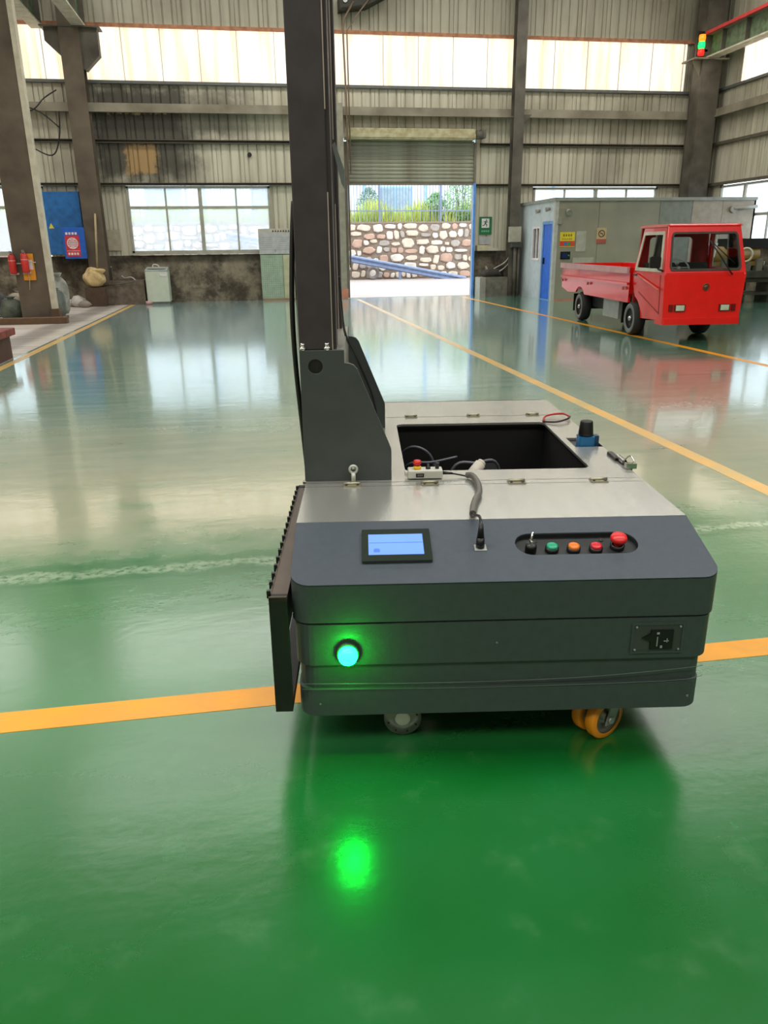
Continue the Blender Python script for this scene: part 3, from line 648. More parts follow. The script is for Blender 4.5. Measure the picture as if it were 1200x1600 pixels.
# plinth, bags, red machine
tag(obj('timber_beam', MB().box(-7.0, -3.93, 17.5, 17.72, 0, .13), mat('brown_timber', (104, 78, 56), .8, bump=.4), bevel=.008), 'long brown timber lying in front of the left column', 'timber')
for i, (x, y, r_, hh, c) in enumerate(((-5.32, 18.75, .26, .44, (96, 104, 90)), (-4.52, 19.35, .21, .56, (120, 130, 122)), (-4.50, 19.8, .19, .84, (178, 180, 170)), (-6.1, 19.9, .42, .5, (50, 52, 50)), (-6.2, 22.6, .35, .4, (170, 160, 140)))):
    t = thing('rag_bag', ('dark green bag of scrap left of the stained column', 'grey-green bag behind the cream trunking', 'pale stuffed bag stacked behind the cream trunking', 'black bag at the left picture edge', 'pale bucket-like bundle by the far left wall')[i], 'bag', (x, y, 0))
    obj('bag', MB().blob((0, 0, hh * .5), (r_, r_ * .9, hh * .6), .13, 40 + i, 3), mat('bagcloth%d' % i, c, .75, c2=tuple(int(v * .6) for v in c), scale=4, bump=.6), t)
    obj('tied_neck', MB().lathe([(.05, hh * .95), (.04, hh * 1.05), (.1, hh * 1.16), (.03, hh * 1.12)], n=10), MATS['bagcloth%d' % i], t)
rm = thing('red_machine', 'red and rust machine frame cut by the left picture edge', 'machine', (-3.78, 11.6, 0))
MRR = mat('rusty_red', (150, 58, 42), .6, c2=(84, 44, 34), scale=7)
obj('table', MB().box(-.9, .36, -.5, .4, .32, .42), MRR, rm, bevel=.01)
obj('leg', MB().box(.05, .3, -.45, .3, 0, .32), mat('rust_brown', (88, 60, 48), .7), rm); obj('leg', MB().box(-.8, -.55, -.45, .3, 0, .32), MATS['rust_brown'], rm)
obj('clamp', MB().box(-.6, .1, -.3, .2, .42, .55).cyl((-.1, -.1, .42), (-.1, -.1, .7), .05), MRR, rm)

# ------------------------------------------------------------------ right of the door
es = thing('exit_sign', 'green emergency exit sign with a white running figure', 'sign', (7.08, YB - .03, 1.78))
MG = mat('exit_green', (28, 110, 66), .5)
obj('plate', MB().box(-.19, .2, -.01, 0, 0, .5), MG, es)
fg = MB().plate(rect(-.12, .12, .19, .45), [], XZ(-.013), .002)
obj('white_door', fg, MWH, es)
mn = MB().plate(circ(.03, .405, .022, 12), [], XZ(-.017), .003)
for a, b_, w_ in (((.02, .375), (-.01, .31), .022), ((-.01, .31), (.045, .28), .013), ((.045, .28), (.03, .225), .012), ((-.01, .31), (-.04, .26), .013), ((-.04, .26), (-.09, .25), .012), ((.02, .37), (.075, .345), .01), ((.01, .37), (-.05, .36), .01)):
    d = Vector((b_[0] - a[0], b_[1] - a[1])).normalized(); n2 = Vector((-d.y, d.x)) * w_
    mn.plate([(a[0] - n2.x, a[1] - n2.y), (b_[0] - n2.x, b_[1] - n2.y), (b_[0] + n2.x, b_[1] + n2.y), (a[0] + n2.x, a[1] + n2.y)], [], XZ(-.017), .003)
obj('running_figure', mn, MG, es)
tx = MB()
for i in range(4): tx.box(-.12 + i * .065, -.075 + i * .065, -.013, -.01, .07, .12)
obj('lettering', tx, mat('pale_green_print', (120, 180, 140), .6), es)
tag(obj('paper_notice', MB().box(6.9, 7.25, YB - .03, YB - .02, 1.5, 1.72), MATS['board_white']), 'small white paper below the green exit sign', 'paper')
sh = thing('sink_block', 'grimy cement sink block with hoses right of the roller door', 'sink', (7.15, 23.4, 0))
obj('basin', MB().box(-.22, .46, -.25, .35, 0, .56), mat('grey_tile', (112, 108, 96), .7, c2=(84, 78, 66)), sh)
obj('white_end', MB().box(-.4, -.22, -.25, .35, 0, .56), mat('pale_cement', (150, 146, 134), .8), sh)
obj('hose', MB().tube([(-.05, .2, .62), (.15, .1, .8), (.5, .1, 1.0), (.72, .1, 1.35)], .02, 7, steps=5).tube([(.0, .2, .6), (.3, .05, .72), (.6, .1, .95), (.78, .05, 1.3)], .018, 7, steps=5).tube([(-.02, .3, .56), (-.08, .25, .86), (.02, .2, .6)], .02, 6, steps=4), mat('grey_hose', (176, 170, 160), .5), sh)
obj('dark_pile', MB().blob((.1, .15, .66), (.36, .2, .16), .2, 9, 2), mat('soot_dark', (58, 54, 46), .9), sh)
tag(obj('pale_box', MB().box(6.8, 7.12, 23.66, 23.9, 1.31, 1.47), mat('cardboard', (190, 180, 146), .7), bevel=.01), 'pale box on the ledge under the exit sign', 'box')
tag(obj('pale_tray', MB().plate(rect(7.14, 7.42, 23.68, 23.88), [], XY(1.31), .03).plate(rect(7.12, 7.44, 23.66, 23.9), [rect(7.14, 7.42, 23.68, 23.88)], XY(1.31), .08), mat('tray_white', (190, 186, 168), .6)), 'shallow white tray on the ledge beside the pale box', 'tray')
pp = thing('switch_box', 'grey switch box with pipes beside the slim column', 'switch box', (7.78, 23.2, 1.2))
obj('box', MB().box(-.15, .2, -.05, .1, .35, .78), mat('box_beige', (170, 164, 146), .6), pp)
obj('pipe', MB().cyl((0.05, 0, -1.2), (.05, 0, .36), .05).cyl((.16, 0, -1.2), (.16, 0, .36), .04), M_STEEL, pp)
obj('valve', MB().box(-.1, .25, -.1, .08, .2, .34), mat('valve_dark', (60, 58, 52), .6), pp)

# booth of white insulated panels
bo = thing('panel_booth', 'white insulated panel booth with a blue door behind the red truck', 'booth', (8.15, 20.85, 0))
Wp = mat('booth_white', (196, 204, 206), .4, var=.06); Gp = mat('booth_grey', (150, 148, 128), .45, var=.12, scale=1.2, c2=(134, 132, 116))
Gp2 = mat('booth_beige', (168, 156, 138), .45, var=.1)
HB = 2.56
# left side (faces the door); u = y, v = z
fn = YZ(-.0)
def L2(u0, u1, v0, v1, holes=()): return MB().plate(rect(u0, u1, v0, v1), list(holes), YZ(-.03), .06)
obj('side_panel', L2(0.0, 1.0, 0, HB, [rect(.12, .84, .02, 2.02)]), Wp, bo)
obj('side_panel', L2(1.01, 1.86, 0, HB, [rect(1.1, 1.62, 1.08, 1.92)]), Wp, bo)
obj('side_panel', L2(1.87, 2.95, 0, HB), Wp, bo)
dr = obj('door_frame', MB().plate(rect(.08, .88, 0, 2.07), [rect(.16, .80, .02, 1.99)], YZ(-.05), .1), mat('pale_blue_frame', (110, 150, 200), .5), bo)
dd = obj('door', MB().box(-.02, .02, .16, .80, .02, 1.99), mat('bright_blue_door', (30, 104, 214), .45), bo, label='bright blue door')
obj('door_handle', MB().box(-.06, -.02, .68, .72, .95, 1.12), M_BLACK, dd)
wn = obj('window_frame', MB().plate(rect(1.08, 1.66, 1.04, 1.95), [rect(1.13, 1.34, 1.1, 1.9), rect(1.38, 1.61, 1.1, 1.9)], YZ(-.05), .08), MWH, bo)
obj('pane', MB().box(.0, .008, 1.12, 1.35, 1.09, 1.91), mat('dark_glass', (52, 58, 62), .15), wn); obj('pane', MB().box(.0, .008, 1.37, 1.62, 1.09, 1.91), MATS['dark_glass'], wn)
for i, (a, b_) in enumerate(((0.03, 1.2), (1.21, 2.95), (2.96, 3.9), (3.91, 4.8), (4.81, 5.8))):
    obj('front_panel', MB().box(a, b_, 0, .06, 0, HB), (Gp, Gp, mat('booth_bluegrey', (132, 136, 124), .45), Gp2, Gp2)[i], bo)
obj('corner_post', MB().box(-.05, .05, -.02, .08, 0, HB), mat('corner_alu', (190, 190, 180), .4), bo)
obj('back_panel', MB().box(0, 5.8, 2.9, 2.95, 0, HB).box(5.75, 5.8, 0, 2.9, 0, HB), Gp, bo)
obj('roof', MB().box(-.08, 5.8, -.06, 3.0, HB, HB + .08), mat('booth_roof', (150, 152, 142), .5), bo)
obj('wall_lamp', MB().cyl((.3, -.02, 2.32), (.3, -.14, 2.26), .05, .08).box(.04, .14, -.06, 0, 1.98, 2.16), mat('lamp_grey', (150, 146, 134), .4), bo)
obj('wall_lamp', MB().cyl((-.05, .4, 2.38), (-.16, .4, 2.36), .04, .06).cyl((-.05, 1.15, 2.36), (-.16, 1.15, 2.34), .04, .06), MATS['lamp_grey'], bo)
obj('exhaust_pipe', MB().cyl((5.1, .0, 2.32), (5.1, -.1, 2.32), .09).cyl((5.1, -.07, 2.34), (5.8, -.07, 2.4), .045), MATS['lamp_grey'], bo)
obj('red_kick_strip', MB().box(.03, 2.9, -.012, 0, 0, .03), MATS['pink_paint'], bo)
def flat(name, x0, x1, z0, z1, m, label, cat='sign'):
    t = thing(name, label, cat, ((x0 + x1) / 2, 20.85 - .004, z0)); hw = (x1 - x0) / 2
    obj('plate', MB().box(-hw, hw, -.012, 0, 0, z1 - z0), m, t); return t, hw, z1 - z0
t, hw, hh = flat('safety_sign', 8.28, 8.70, 1.40, 1.78, mat('sign_yellow', (230, 206, 50), .5), 'yellow safety sign with red strip and coloured squares by the booth door')
obj('red_strip', MB().box(-hw, hw, -.016, -.012, .02, .15), mat('sign_red', (214, 70, 50), .5), t)
for i, c in enumerate(((214, 60, 50), (40, 120, 190), (50, 150, 90), (214, 80, 50))): obj('pictogram', MB().box(-hw + .02 + i * .1, -hw + .1 + i * .1, -.02, -.016, .04, .12), mat('picto%d' % i, c, .5), t)
tx = MB()
for i in range(4): tx.box(-hw + .09 + i * .07, -hw + .125 + i * .07, -.016, -.012, .27, .32)
for i in range(6): tx.box(-hw + .06 + i * .05, -hw + .085 + i * .05, -.016, -.012, .19, .215)
obj('lettering', tx, mat('olive_print', (110, 100, 30), .6), t)
t, hw, hh = flat('paper_notice', 8.74, 9.02, 1.28, 1.80, mat('paper', (176, 174, 158), .7), 'white paper sheet right of the yellow safety sign', 'paper')
t, hw, hh = flat('paper_notice', 8.68, 9.28, .92, 1.12, MATS['paper'], 'low wide white paper half hidden behind the truck bed', 'paper')
t, hw, hh = flat('no_smoking_sign', 9.32, 9.60, 1.48, 1.88, mat('sign_cream', (200, 176, 130), .5), 'cream prohibition sign with a black ring on the booth wall')
obj('red_strip', MB().box(-hw, hw, -.016, -.012, 0, .11), mat('dull_red', (176, 84, 66), .5), t)
rg = MB().plate(circ(0, .25, .095), [circ(0, .25, .07)], XZ(-.016), .004)
a = math.radians(45); rg.plate([(-.06, .30), (-.05, .31), (.06, .20), (.05, .19)], [], XZ(-.016), .004); rg.box(-.04, .04, -.016, -.012, .24, .262)
obj('ring_print', rg, mat('ring_dark', (90, 60, 40), .6), t)
t, hw, hh = flat('clock_terminal', 8.32, 8.60, 1.08, 1.28, M_BLACK, 'black wall terminal with a blue face under the safety sign', 'terminal')
obj('screen', MB().box(-.11, .04, -.07, -.012, .03, .17), mat('terminal_blue', (24, 40, 84), .3), t)
obj('green_light', MB().cyl((.09, -.012, .1), (.09, -.03, .1), .02), mat('tiny_green', (40, 190, 90), .4), t)

# machine tools behind the truck
mt_ = thing('lathe', 'dark machine tool with yellow head and blue plate right of the truck', 'machine', (11.6, 18.8, 0), -.1)
obj('bed', MB().box(-.6, 1.8, -.4, .4, .62, .78).box(-.6, 1.8, -.3, .3, .5, .62), mat('machine_dark', (74, 74, 62), .5, c2=(46, 46, 40)), mt_)
for x in (-.5, .5, 1.5): obj('leg', MB().box(x - .12, x + .12, -.3, .3, 0, .5), MATS['machine_dark'], mt_)
obj('tray', MB().box(-.6, 1.8, -.42, .42, .2, .26), MATS['machine_dark'], mt_)
for i in range(7):
    obj('fixture', MB().box(-.5 + i * .3, -.35 + i * .3, -.3, -.1, .78, .9 + .08 * (i % 3)), mat('fixture_grey', (130, 130, 118), .4, .4), mt_)
    obj('fixture_pin', MB().cyl((-.42 + i * .3, .1, .78), (-.42 + i * .3, .1, 1.0), .04), MATS['fixture_grey'], mt_)
obj('yellow_head', MB().cyl((-.1, 0, 1.15), (1.1, 0, 1.15), .22).box(-.15, 1.2, -.2, .3, .9, 1.0), mat('ochre_paint', (140, 112, 50), .5), mt_)
obj('dark_cover', MB().box(.2, 1.5, -.2, .3, 1.32, 1.55).cyl((-.1, 0, 1.35), (-.1, 0, 1.6), .05), M_BLACK, mt_)
bpl = obj('blue_plate', MB().plate([(-.55, 1.45), (-.1, 1.45), (-.15, 1.12), (-.25, 1.05), (-.5, 1.05)], [], XZ(-.36), .03), MWH, mt_, label='white edged blue plate')
obj('blue_face', MB().plate(circ(-.33, 1.26, .14, 10), [], XZ(-.375), .012), mat('plate_blue', (60, 110, 160), .5), bpl)
obj('funnel', MB().lathe([(.09, 1.5), (.08, 1.72), (.16, 1.88), (.14, 1.88), (.07, 1.72), (.07, 1.5)], (-.42, .1, 0)), mat('terracotta', (150, 104, 72), .6), mt_)
obj('hand_wheel', MB().lathe([(.16, -.02), (.19, 0), (.16, .02), (.13, 0), (.16, -.02)], (.62, -.42, 1.16), (0, 1, 0), 20), mat('wheel_cream', (190, 180, 150), .4), mt_)

# ------------------------------------------------------------------ red electric truck (local: x right, y back, z up; front at y = 0)
tc_, ts_ = math.cos(TA), math.sin(TA)
TX, TY = 5.615, 11.72
tk = thing('truck', 'small red electric flatbed truck parked before the white booth', 'truck', (TX * tc_ + TY * ts_, -TX * ts_ + TY * tc_, 0), -TA)
MRI = mat('red_interior', (150, 24, 22), .5)
def hwid(z): return .60 + (.035) * (z - .3) / .7 if z < 1 else .635 - .075 * (z - 1) / .72
def fy(z): return .0 if z < 1.0 else .22 * (z - 1.0) / .72
FR = lambda u, v, w: (u * hwid(v), fy(v) + w, v)
obj('front_panel', MB().plate([(-1, .33), (1, .33), (1, 1.02), (-1, 1.02)], [], FR, .04), MRI if 0 else M_RED, tk, bevel=.012)
ws = rrect(-.86, .86, 1.075, 1.60, .07)
obj('windshield_frame', MB().plate([(-1, 1.02), (1, 1.02), (1, 1.70), (-1, 1.70)], [ws], FR, .05), M_RED, tk, bevel=.008)
sl_ = obj('windshield_seal', MB().plate(rrect(-.89, .89, 1.06, 1.615, .08), [rrect(-.845, .845, 1.09, 1.585, .06)], lambda u, v, w: (u * hwid(v), fy(v) - .012 + w, v), .035), mat('rubber_seal', (60, 54, 44), .6), tk)
obj('windshield', MB().plate(rrect(-.85, .85, 1.085, 1.59, .06), [], lambda u, v, w: (u * hwid(v), fy(v) + .012 + w, v), .005), M_CLEAR, tk)
obj('bumper', MB().plate(rrect(-.61, .61, -.03, .3, .03), [], XY(.27), .10), M_RED, tk, bevel=.01)
obj('roof', MB().plate([(-.56, .2), (.56, .2), (.56, 1.25), (-.56, 1.25)], [], XY(1.68), .05), M_RED, tk, bevel=.02)
obj('roof_gutter', MB().box(-.585, -.56, .22, 1.27, 1.69, 1.72).box(.56, .585, .22, 1.27, 1.69, 1.72), mat('gutter_pink', (226, 120, 110), .4), tk)
obj('emblem', MB().lathe([(.0, -.012), (.03, -.012), (.036, 0)], (.03, -.0, .82), (0, 1, 0), 18).lathe([(.044, -.004), (.05, -.01), (.056, 0)], (.03, 0, .82), (0, 1, 0), 18), mat('emblem_bronze', (96, 84, 60), .4, .5), tk)
for sx in (-1, 1):
    hl = obj('headlight', MB().box(sx * .35 - .085, sx * .35 + .085, -.02, .0, .47, .57), mat('lamp_bezel', (90, 40, 34), .4), tk)
    obj('lens', MB().box(sx * .35 - .065, sx * .35 + .065, -.028, -.02, .48, .56), mat('lamp_lens', (196, 206, 180), .25), hl)
    obj('turn_signal', MB().box(sx * .49 - .03, sx * .49 + .03, -.02, 0, .47, .57), mat('signal_dark_red', (110, 16, 14), .3), tk)
# cab sides: u = y, v = z
for sx in (-1, 1):
    SD = (lambda sx: lambda u, v, w: (sx * (hwid(v) - w), u, v))(sx)
    out = [(.0, .33), (.0, 1.0), (.22, 1.69), (1.12, 1.69), (1.27, 1.0), (1.27, .85)]
    arch = [(1.25 + .0 - .34 * math.cos(t_) * 1.0 + .0, .33 + .27 * 0 + .34 * math.sin(t_)) for t_ in [math.radians(a_) for a_ in range(90, -1, -15)]]
    arch = [(1.22 - .33 * math.cos(math.radians(a_)), .30 + .33 * math.sin(math.radians(a_))) for a_ in range(80, -1, -16)]
    win = [(.16, 1.07), (.30, 1.60), (1.06, 1.60), (1.16, 1.07)]
    obj('cab_side', MB().plate(out + arch, [win], SD, .03), M_RED, tk, bevel=.006)
    o = obj('window_frame', MB().plate([(.12, 1.04), (.28, 1.63), (1.08, 1.63), (1.19, 1.04)], [[(.2, 1.09), (.32, 1.58), (1.03, 1.58), (1.12, 1.09)]], SD, -.012), mat('frame_cream', (200, 196, 176), .4), tk, label='cream window surround')
    obj('pane', MB().plate([(.19, 1.08), (.31, 1.59), (.62, 1.59), (.62, 1.08)], [], SD, .006), M_CLEAR, o)
    obj('door_seam', MB().plate([(.14, .42), (.14, 1.0), (.16, 1.0), (.16, .44), (1.0, .72), (1.0, .70)], [], SD, -.004), MRI, tk)
    obj('door_handle', MB().box(sx * .66 - .015, sx * .66 + .015, 1.02, 1.16, .96, .99), M_BLACK, tk)
obj('mirror', MB().plate(rrect(-.83, -.66, 1.10, 1.27, .03), [], XZ(.12), .04).tube([(-.63, .08, 1.06), (-.69, .10, 1.08), (-.72, .13, 1.12)], .014, 6), M_BLACK, tk)
obj('pressed_rib', MB().cyl((-.652, .14, .78), (-.652, 1.1, .99), .014, n=6), mat('rib_pink', (230, 110, 96), .35), tk)
obj('wiper', MB().tube([(.40, -.03, 1.0), (.34, -.045, 1.06), (.18, .03, 1.3), (.05, .09, 1.48)], .011, 6).tube([(.42, -.02, 1.16), (.05, .115, 1.5)], .008, 5), M_BLACK, tk)
obj('rear_wall', MB().plate([(-.62, .5), (.62, .5), (.56, 1.69), (-.56, 1.69)], [rrect(-.42, .3, 1.12, 1.55, .06)], XZ(1.22), .04), MRI, tk)
obj('cab_floor', MB().box(-.58, .58, .05, 1.22, .34, .38), MRI, tk)
obj('dashboard', MB().box(-.58, .58, .05, .28, .86, 1.03).box(-.2, -.02, .08, .2, 1.03, 1.08).box(.2, .4, .1, .2, 1.03, 1.08), mat('dash_grey', (90, 88, 80), .6), tk)
obj('seat', MB().box(-.52, .52, .75, 1.15, .5, .66).plate(rrect(-.52, -.02, .66, 1.16, .05), [], XZ(1.05), .1).plate(rrect(.02, .52, .66, 1.16, .05), [], XZ(1.05), .1), mat('seat_dark', (50, 56, 52), .6), tk, bevel=.02)
obj('steering_wheel', MB().lathe([(.15, 0), (.165, .012), (.18, 0), (.165, -.012), (.15, 0)], (-.25, .42, 1.10), (0, -.75, .66), 22).cyl((-.25, .42, 1.10), (-.25, .3, .95), .03).box(-.41, -.09, .41, .425, 1.09, 1.105), mat('wheel_grey', (150, 150, 140), .4), tk)
# bed
by0, by1 = 1.32, 5.25
prof_ = [(by0, .50), (by0, 1.06), (by1, 1.06), (by1 + .02, .62), (by1 - .5, .50)]
def sidepl(sx):
    pts_ = [(by0, 1.08), (by0, .52)] + [(1.50 + .0 + .0, .52)] 
    a1 = [(3.98 - .38 * math.cos(math.radians(a_)), .27 + .39 * math.sin(math.radians(a_))) for a_ in range(40, 141, 12)]
    pts_ += a1 + [(by1 - .45, .52), (by1, .60), (by1, 1.08)]
    return MB().plate(pts_, [], (lambda u, v, w: (sx * (.665 - w), u, v)), .035)
for sx in (-1, 1):
    bs = obj('bed_side', sidepl(sx), M_RED, tk, bevel=.006)
    obj('top_rail', MB().box(sx * .70 - .02, sx * .70 + .02, by0, by1, .99, 1.09), mat('rail_silver', (206, 150, 150), .35), bs, label='pinkish silver top rail')
    obj('pressed_strip', MB().box(sx * .695 - .012, sx * .695 + .012, by0, by1, .80, .84), M_RED, bs)
    for y_ in (1.5, 3.4, 5.1): obj('latch', MB().box(sx * .70 - .02, sx * .70 + .02, y_ - .02, y_ + .02, .72, .77), mat('latch_steel', (190, 100, 90), .4), bs)
obj('bed_floor', MB().box(-.66, .66, by0, by1, .60, .66), MRI, tk)
obj('headboard', MB().box(-.66, .66, by0, by0 + .05, .6, 1.08), M_RED, tk)
obj('tailgate', MB().box(-.66, .66, by1 - .04, by1, .6, 1.08), M_RED, tk)
obj('chassis', MB().box(-.4, -.3, .1, 5.1, .34, .46).box(.3, .4, .1, 5.1, .34, .46).box(-.4, .4, 1.2, 1.3, .34, .44).box(-.4, .4, 3.9, 4.0, .34, .44).box(-.45, .45, 2.8, 4.6, .28, .52), mat('chassis_black', (26, 26, 26), .6), tk)
obj('battery_box', MB().box(-.6, -.3, 1.9, 2.7, .2, .56), mat('battery_grey', (150, 156, 150), .4), tk)
for y_ in (1.62, 4.42): obj('mudflap', MB().box(-.64, -.44, y_, y_ + .015, .16, .5).box(.44, .64, y_, y_ + .015, .16, .5), M_BLACK, tk)
for sx in (-1, 1):
    for wy in (1.21, 4.0):
        wl = obj('wheel', MB().lathe([(.16, -.09), (.24, -.095), (.265, -.07), (.27, 0), (.265, .07), (.24, .095), (.16, .09)], (sx * .565, wy, .27), (1, 0, 0), 28), mat('tire_rubber', (34, 34, 33), .7), tk)
        obj('whitewall', MB().lathe([(.165, .088), (.17, .096), (.225, .101), (.24, .096)], (sx * .565, wy, .27), (sx, 0, 0), 28), mat('tire_grey', (120, 120, 116), .6), wl)
        obj('rim', MB().lathe([(0, .07), (.05, .085), (.06, .05), (.12, .045), (.165, .085), (.165, -.08), (0, -.08)], (sx * .565, wy, .27), (sx, 0, 0), 24), mat('rim_dark', (40, 40, 40), .5), wl)
        obj('hub_cap', MB().lathe([(0, .11), (.03, .105), (.045, .07)], (sx * .565, wy, .27), (sx, 0, 0), 16), M_CHROME, wl)
obj('axle', MB().cyl((-.5, 1.21, .27), (.5, 1.21, .27), .035).cyl((-.5, 4.0, .27), (.5, 4.0, .27), .05), MATS['chassis_black'], tk)

# ------------------------------------------------------------------ the AGV forklift (machine frame; O = local origin)
mc, ms = math.cos(MA), math.sin(MA)
O = (.384, 3.0, 0)
def m2w(p): return (p[0] * mc + p[1] * ms, -p[0] * ms + p[1] * mc, p[2] if len(p) > 2 else 0)
ag = thing('forklift_vehicle', 'dark grey automated forklift with a control panel and green glowing lamp', 'forklift', m2w(O), -MA)
M_BODY = mat('body_grey', (60, 70, 67), .42, var=.06, scale=40, bump=.06, spec=.45)
M_BODY2 = mat('hood_grey', (64, 72, 80), .40, var=.05, scale=40, bump=.05, spec=.45)  # bluish reflection on the slope mixed into the hood's base colour
M_DECK = mat('brushed_deck', (196, 197, 190), .26, .74, var=.1, scale=5, c2=(188, 189, 182), stretch=(6, .6, 1))
M_MAST = mat('mast_black', (60, 52, 54), .5, var=.15, scale=12)
M_GUS = mat('gusset_grey', (64, 70, 68), .42, var=.08, scale=14)
def P(name, mb, m, parent=ag, **k): return obj(name, mb, m, parent, off=O, **k)
xl, xr, yf, yb = -.222, .990, 1.93, 4.14
def ztop(y): return .57 + (y - yf) * .08 / .29 if y < 2.22 else .65
def shell(x0, x1, y0, y1, z0, ztf, r=.055):
    o_ = rrect(x0, x1, y0, y1, r, 6); pts = []
    for i, p in enumerate(o_):
        q = o_[(i + 1) % len(o_)]; pts.append(p)
        if (p[1] - 2.22) * (q[1] - 2.22) < 0:
            f = (2.22 - p[1]) / (q[1] - p[1]); pts.append((p[0] + (q[0] - p[0]) * f, 2.22))
    n = len(pts); mb = MB()
    vs_ = [(x, y, z0) for x, y in pts] + [(x, y, ztf(y)) for x, y in pts]
    mb.add(vs_, [(i, (i + 1) % n, n + (i + 1) % n, n + i) for i in range(n)], False)
    return mb, pts
mb, pts = shell(xl, xr, yf, yb, .453, ztop); 
mb.plate(rrect(xl + .004, xr - .004, yf + .004, yb, .05, 6), [rect(xl + .1, xr - .1, yf + .1, yb - .1)], XY(.453), .004)
us = P('upper_shell', mb, M_BODY)
for f in us.data.polygons: f.use_smooth = True
us.data.set_sharp_from_angle(angle=math.radians(35)) if hasattr(us.data, 'set_sharp_from_angle') else None
SLP = lambda u, v, w: (u, v - w * .266, ztop(v) + w)
front = [p for p in pts if p[1] <= 2.2201]
stad = rrect(.433, .797, 2.042, 2.144, .050, 8)
# order the front outline
fo = sorted([p for p in front if p[0] > .38], key=lambda p: (-p[1], p[0])); fo2 = sorted([p for p in front if p[0] <= .38], key=lambda p: (p[1], -p[0]))
P('control_hood', MB().plate(fo + fo2, [stad], lambda u, v, w: (u, v, ztop(v) - .0 + w), -.004), M_BODY2)
def bodyring(name, x0, x1, y0, z0, z1, m):
    mb = MB().plate(rrect(x0, x1, y0, yb - .03, .055, 6), [], XY(z0), z1 - z0); o = P(name, mb, m)
    for f in o.data.polygons: f.use_smooth = True
    o.data.set_sharp_from_angle(angle=math.radians(35)) if hasattr(o.data, 'set_sharp_from_angle') else None
    return o
# mid body (hollow, with socket recess), recess band, skirt
def ringwall(name, x0, x1, y0, z0, z1, m, t=.02, holes=()):
    out = rrect(x0, x1, y0, yb - .03, .055, 6); inn = rrect(x0 + t, x1 - t, y0 + t, yb - .03 - t, .035, 6)
    return P(name, MB().plate(out, [inn], XY(z0), z1 - z0), m)
md = ringwall('mid_body', xl + .006, xr - .006, yf, .318, .447, M_BODY)
P('seam_gap', MB().plate(rrect(xl + .012, xr - .012, yf + .006, yb - .04, .05, 6), [rrect(xl + .04, xr - .04, yf + .04, yb - .08, .03, 6)], XY(.447), .006), M_BLACK)
ringwall('recessed_band', xl + .014, xr - .016, yf + .012, .232, .318, M_BODY)
sk_ = ringwall('lower_skirt', xl + .010, xr - .018, yf - .002, .152, .238, M_BODY)
P('film_wrap', MB().tube([(-.20, 1.926, .262), (.2, 1.926, .255), (.6, 1.925, .262), (.9, 1.924, .285), (.965, 1.93, .29)], 0.0009, 4, steps=3).tube([(-.20, 1.926, .244), (.3, 1.926, .236), (.85, 1.925, .243), (.972, 1.94, .25)], 0.0008, 4, steps=3), mat('film_edge', (100, 112, 104), .3), label='thin crinkled edge of clear film wrap')
P('underside_plate', MB().plate(rrect(xl + .03, xr - .04, yf + .03, yb - .08, .03), [], XY(.17), .01), M_BLACK)
# stainless deck: front hatch, hinge strip, holed middle plate, rear hatch
P('front_hatch', MB().box(xl, xr, 2.222, 2.590, .640, .650), M_DECK)
P('hinge_strip', MB().box(xl, xr, 2.594, 2.634, .640, .650), M_DECK)
mid = [(xl, 2.638), (xr, 2.638), (xr, 3.09), (.873, 3.09), (.873, 3.25), (xr, 3.25), (xr, 3.735), (xl, 3.735)]
P('middle_deck', MB().plate(mid, [rrect(.143, .846, 2.772, 3.58, .03)], XY(.640), .010), M_DECK)
P('rear_hatch', MB().box(xl, xr, 3.742, yb - .01, .640, .650), M_DECK)
P('inner_liner', MB().plate(rrect(xl + .01, xr - .01, 2.23, yb - .02, .01), [rrect(.138, .851, 2.767, 3.585, .03)], XY(.630), .009), M_BLACK)
for y_ in (2.603, 3.738):
    for x_ in (-.055, .222, .532, .828):
        if y_ > 3 and x_ < 0: continue
        h_ = P('hinge', MB().box(x_ - .03, x_ + .03, y_ - .022, y_ + .022, .650, .655).cyl((x_ - .03, y_, .657), (x_ + .03, y_, .657), .006, n=8), mat('hinge_zinc', (168, 164, 140), .35, .8))
        sc = MB()
        for a in (-.02, .02): sc.cyl((x_ + a, y_ - .013, .655), (x_ + a, y_ - .013, .658), .005, n=8).cyl((x_ + a, y_ + .013, .655), (x_ + a, y_ + .013, .658), .005, n=8)
        P('screws', sc, M_BLACK, h_)['kind'] = 'stuff'
# battery well
mi = mat('well_black', (20, 20, 20), .6)
P('well', MB().box(.12, .13, 2.74, 3.62, .2, .632).box(.86, .87, 2.74, 3.62, .2, .632).box(.12, .87, 3.61, 3.62, .2, .632).box(.12, .87, 2.74, 2.75, .2, .632).box(.12, .87, 2.74, 3.62, .19, .2), mi)
P('well_cables', MB().tube([(.15, 3.55, .40), (.17, 3.50, .53), (.23, 3.45, .57), (.30, 3.45, .52), (.33, 3.46, .38)], .007, 6, steps=6).tube([(.15, 3.5, .42), (.2, 3.42, .50), (.3, 3.4, .51), (.42, 3.45, .52)], .006, 6, steps=6).tube([(.30, 3.1, .30), (.36, 3.1, .56), (.46, 3.1, .585), (.56, 3.15, .56), (.60, 3.2, .30)], .007, 6, steps=6), mat('cable_dark', (84, 84, 92), .4))['kind'] = 'stuff'
P('contactor_box', MB().box(.2, .4, 3.3, 3.5, .2, .42).box(.5, .62, 3.4, 3.55, .2, .46), mat('box_dark', (34, 34, 36), .4))
P('white_tube', MB().cyl((.38, 2.80, .60), (.438, 2.85, .650), .022).cyl((.438, 2.85, .650), (.446, 2.857, .656), .017), mat('tube_white', (196, 190, 174), .5))
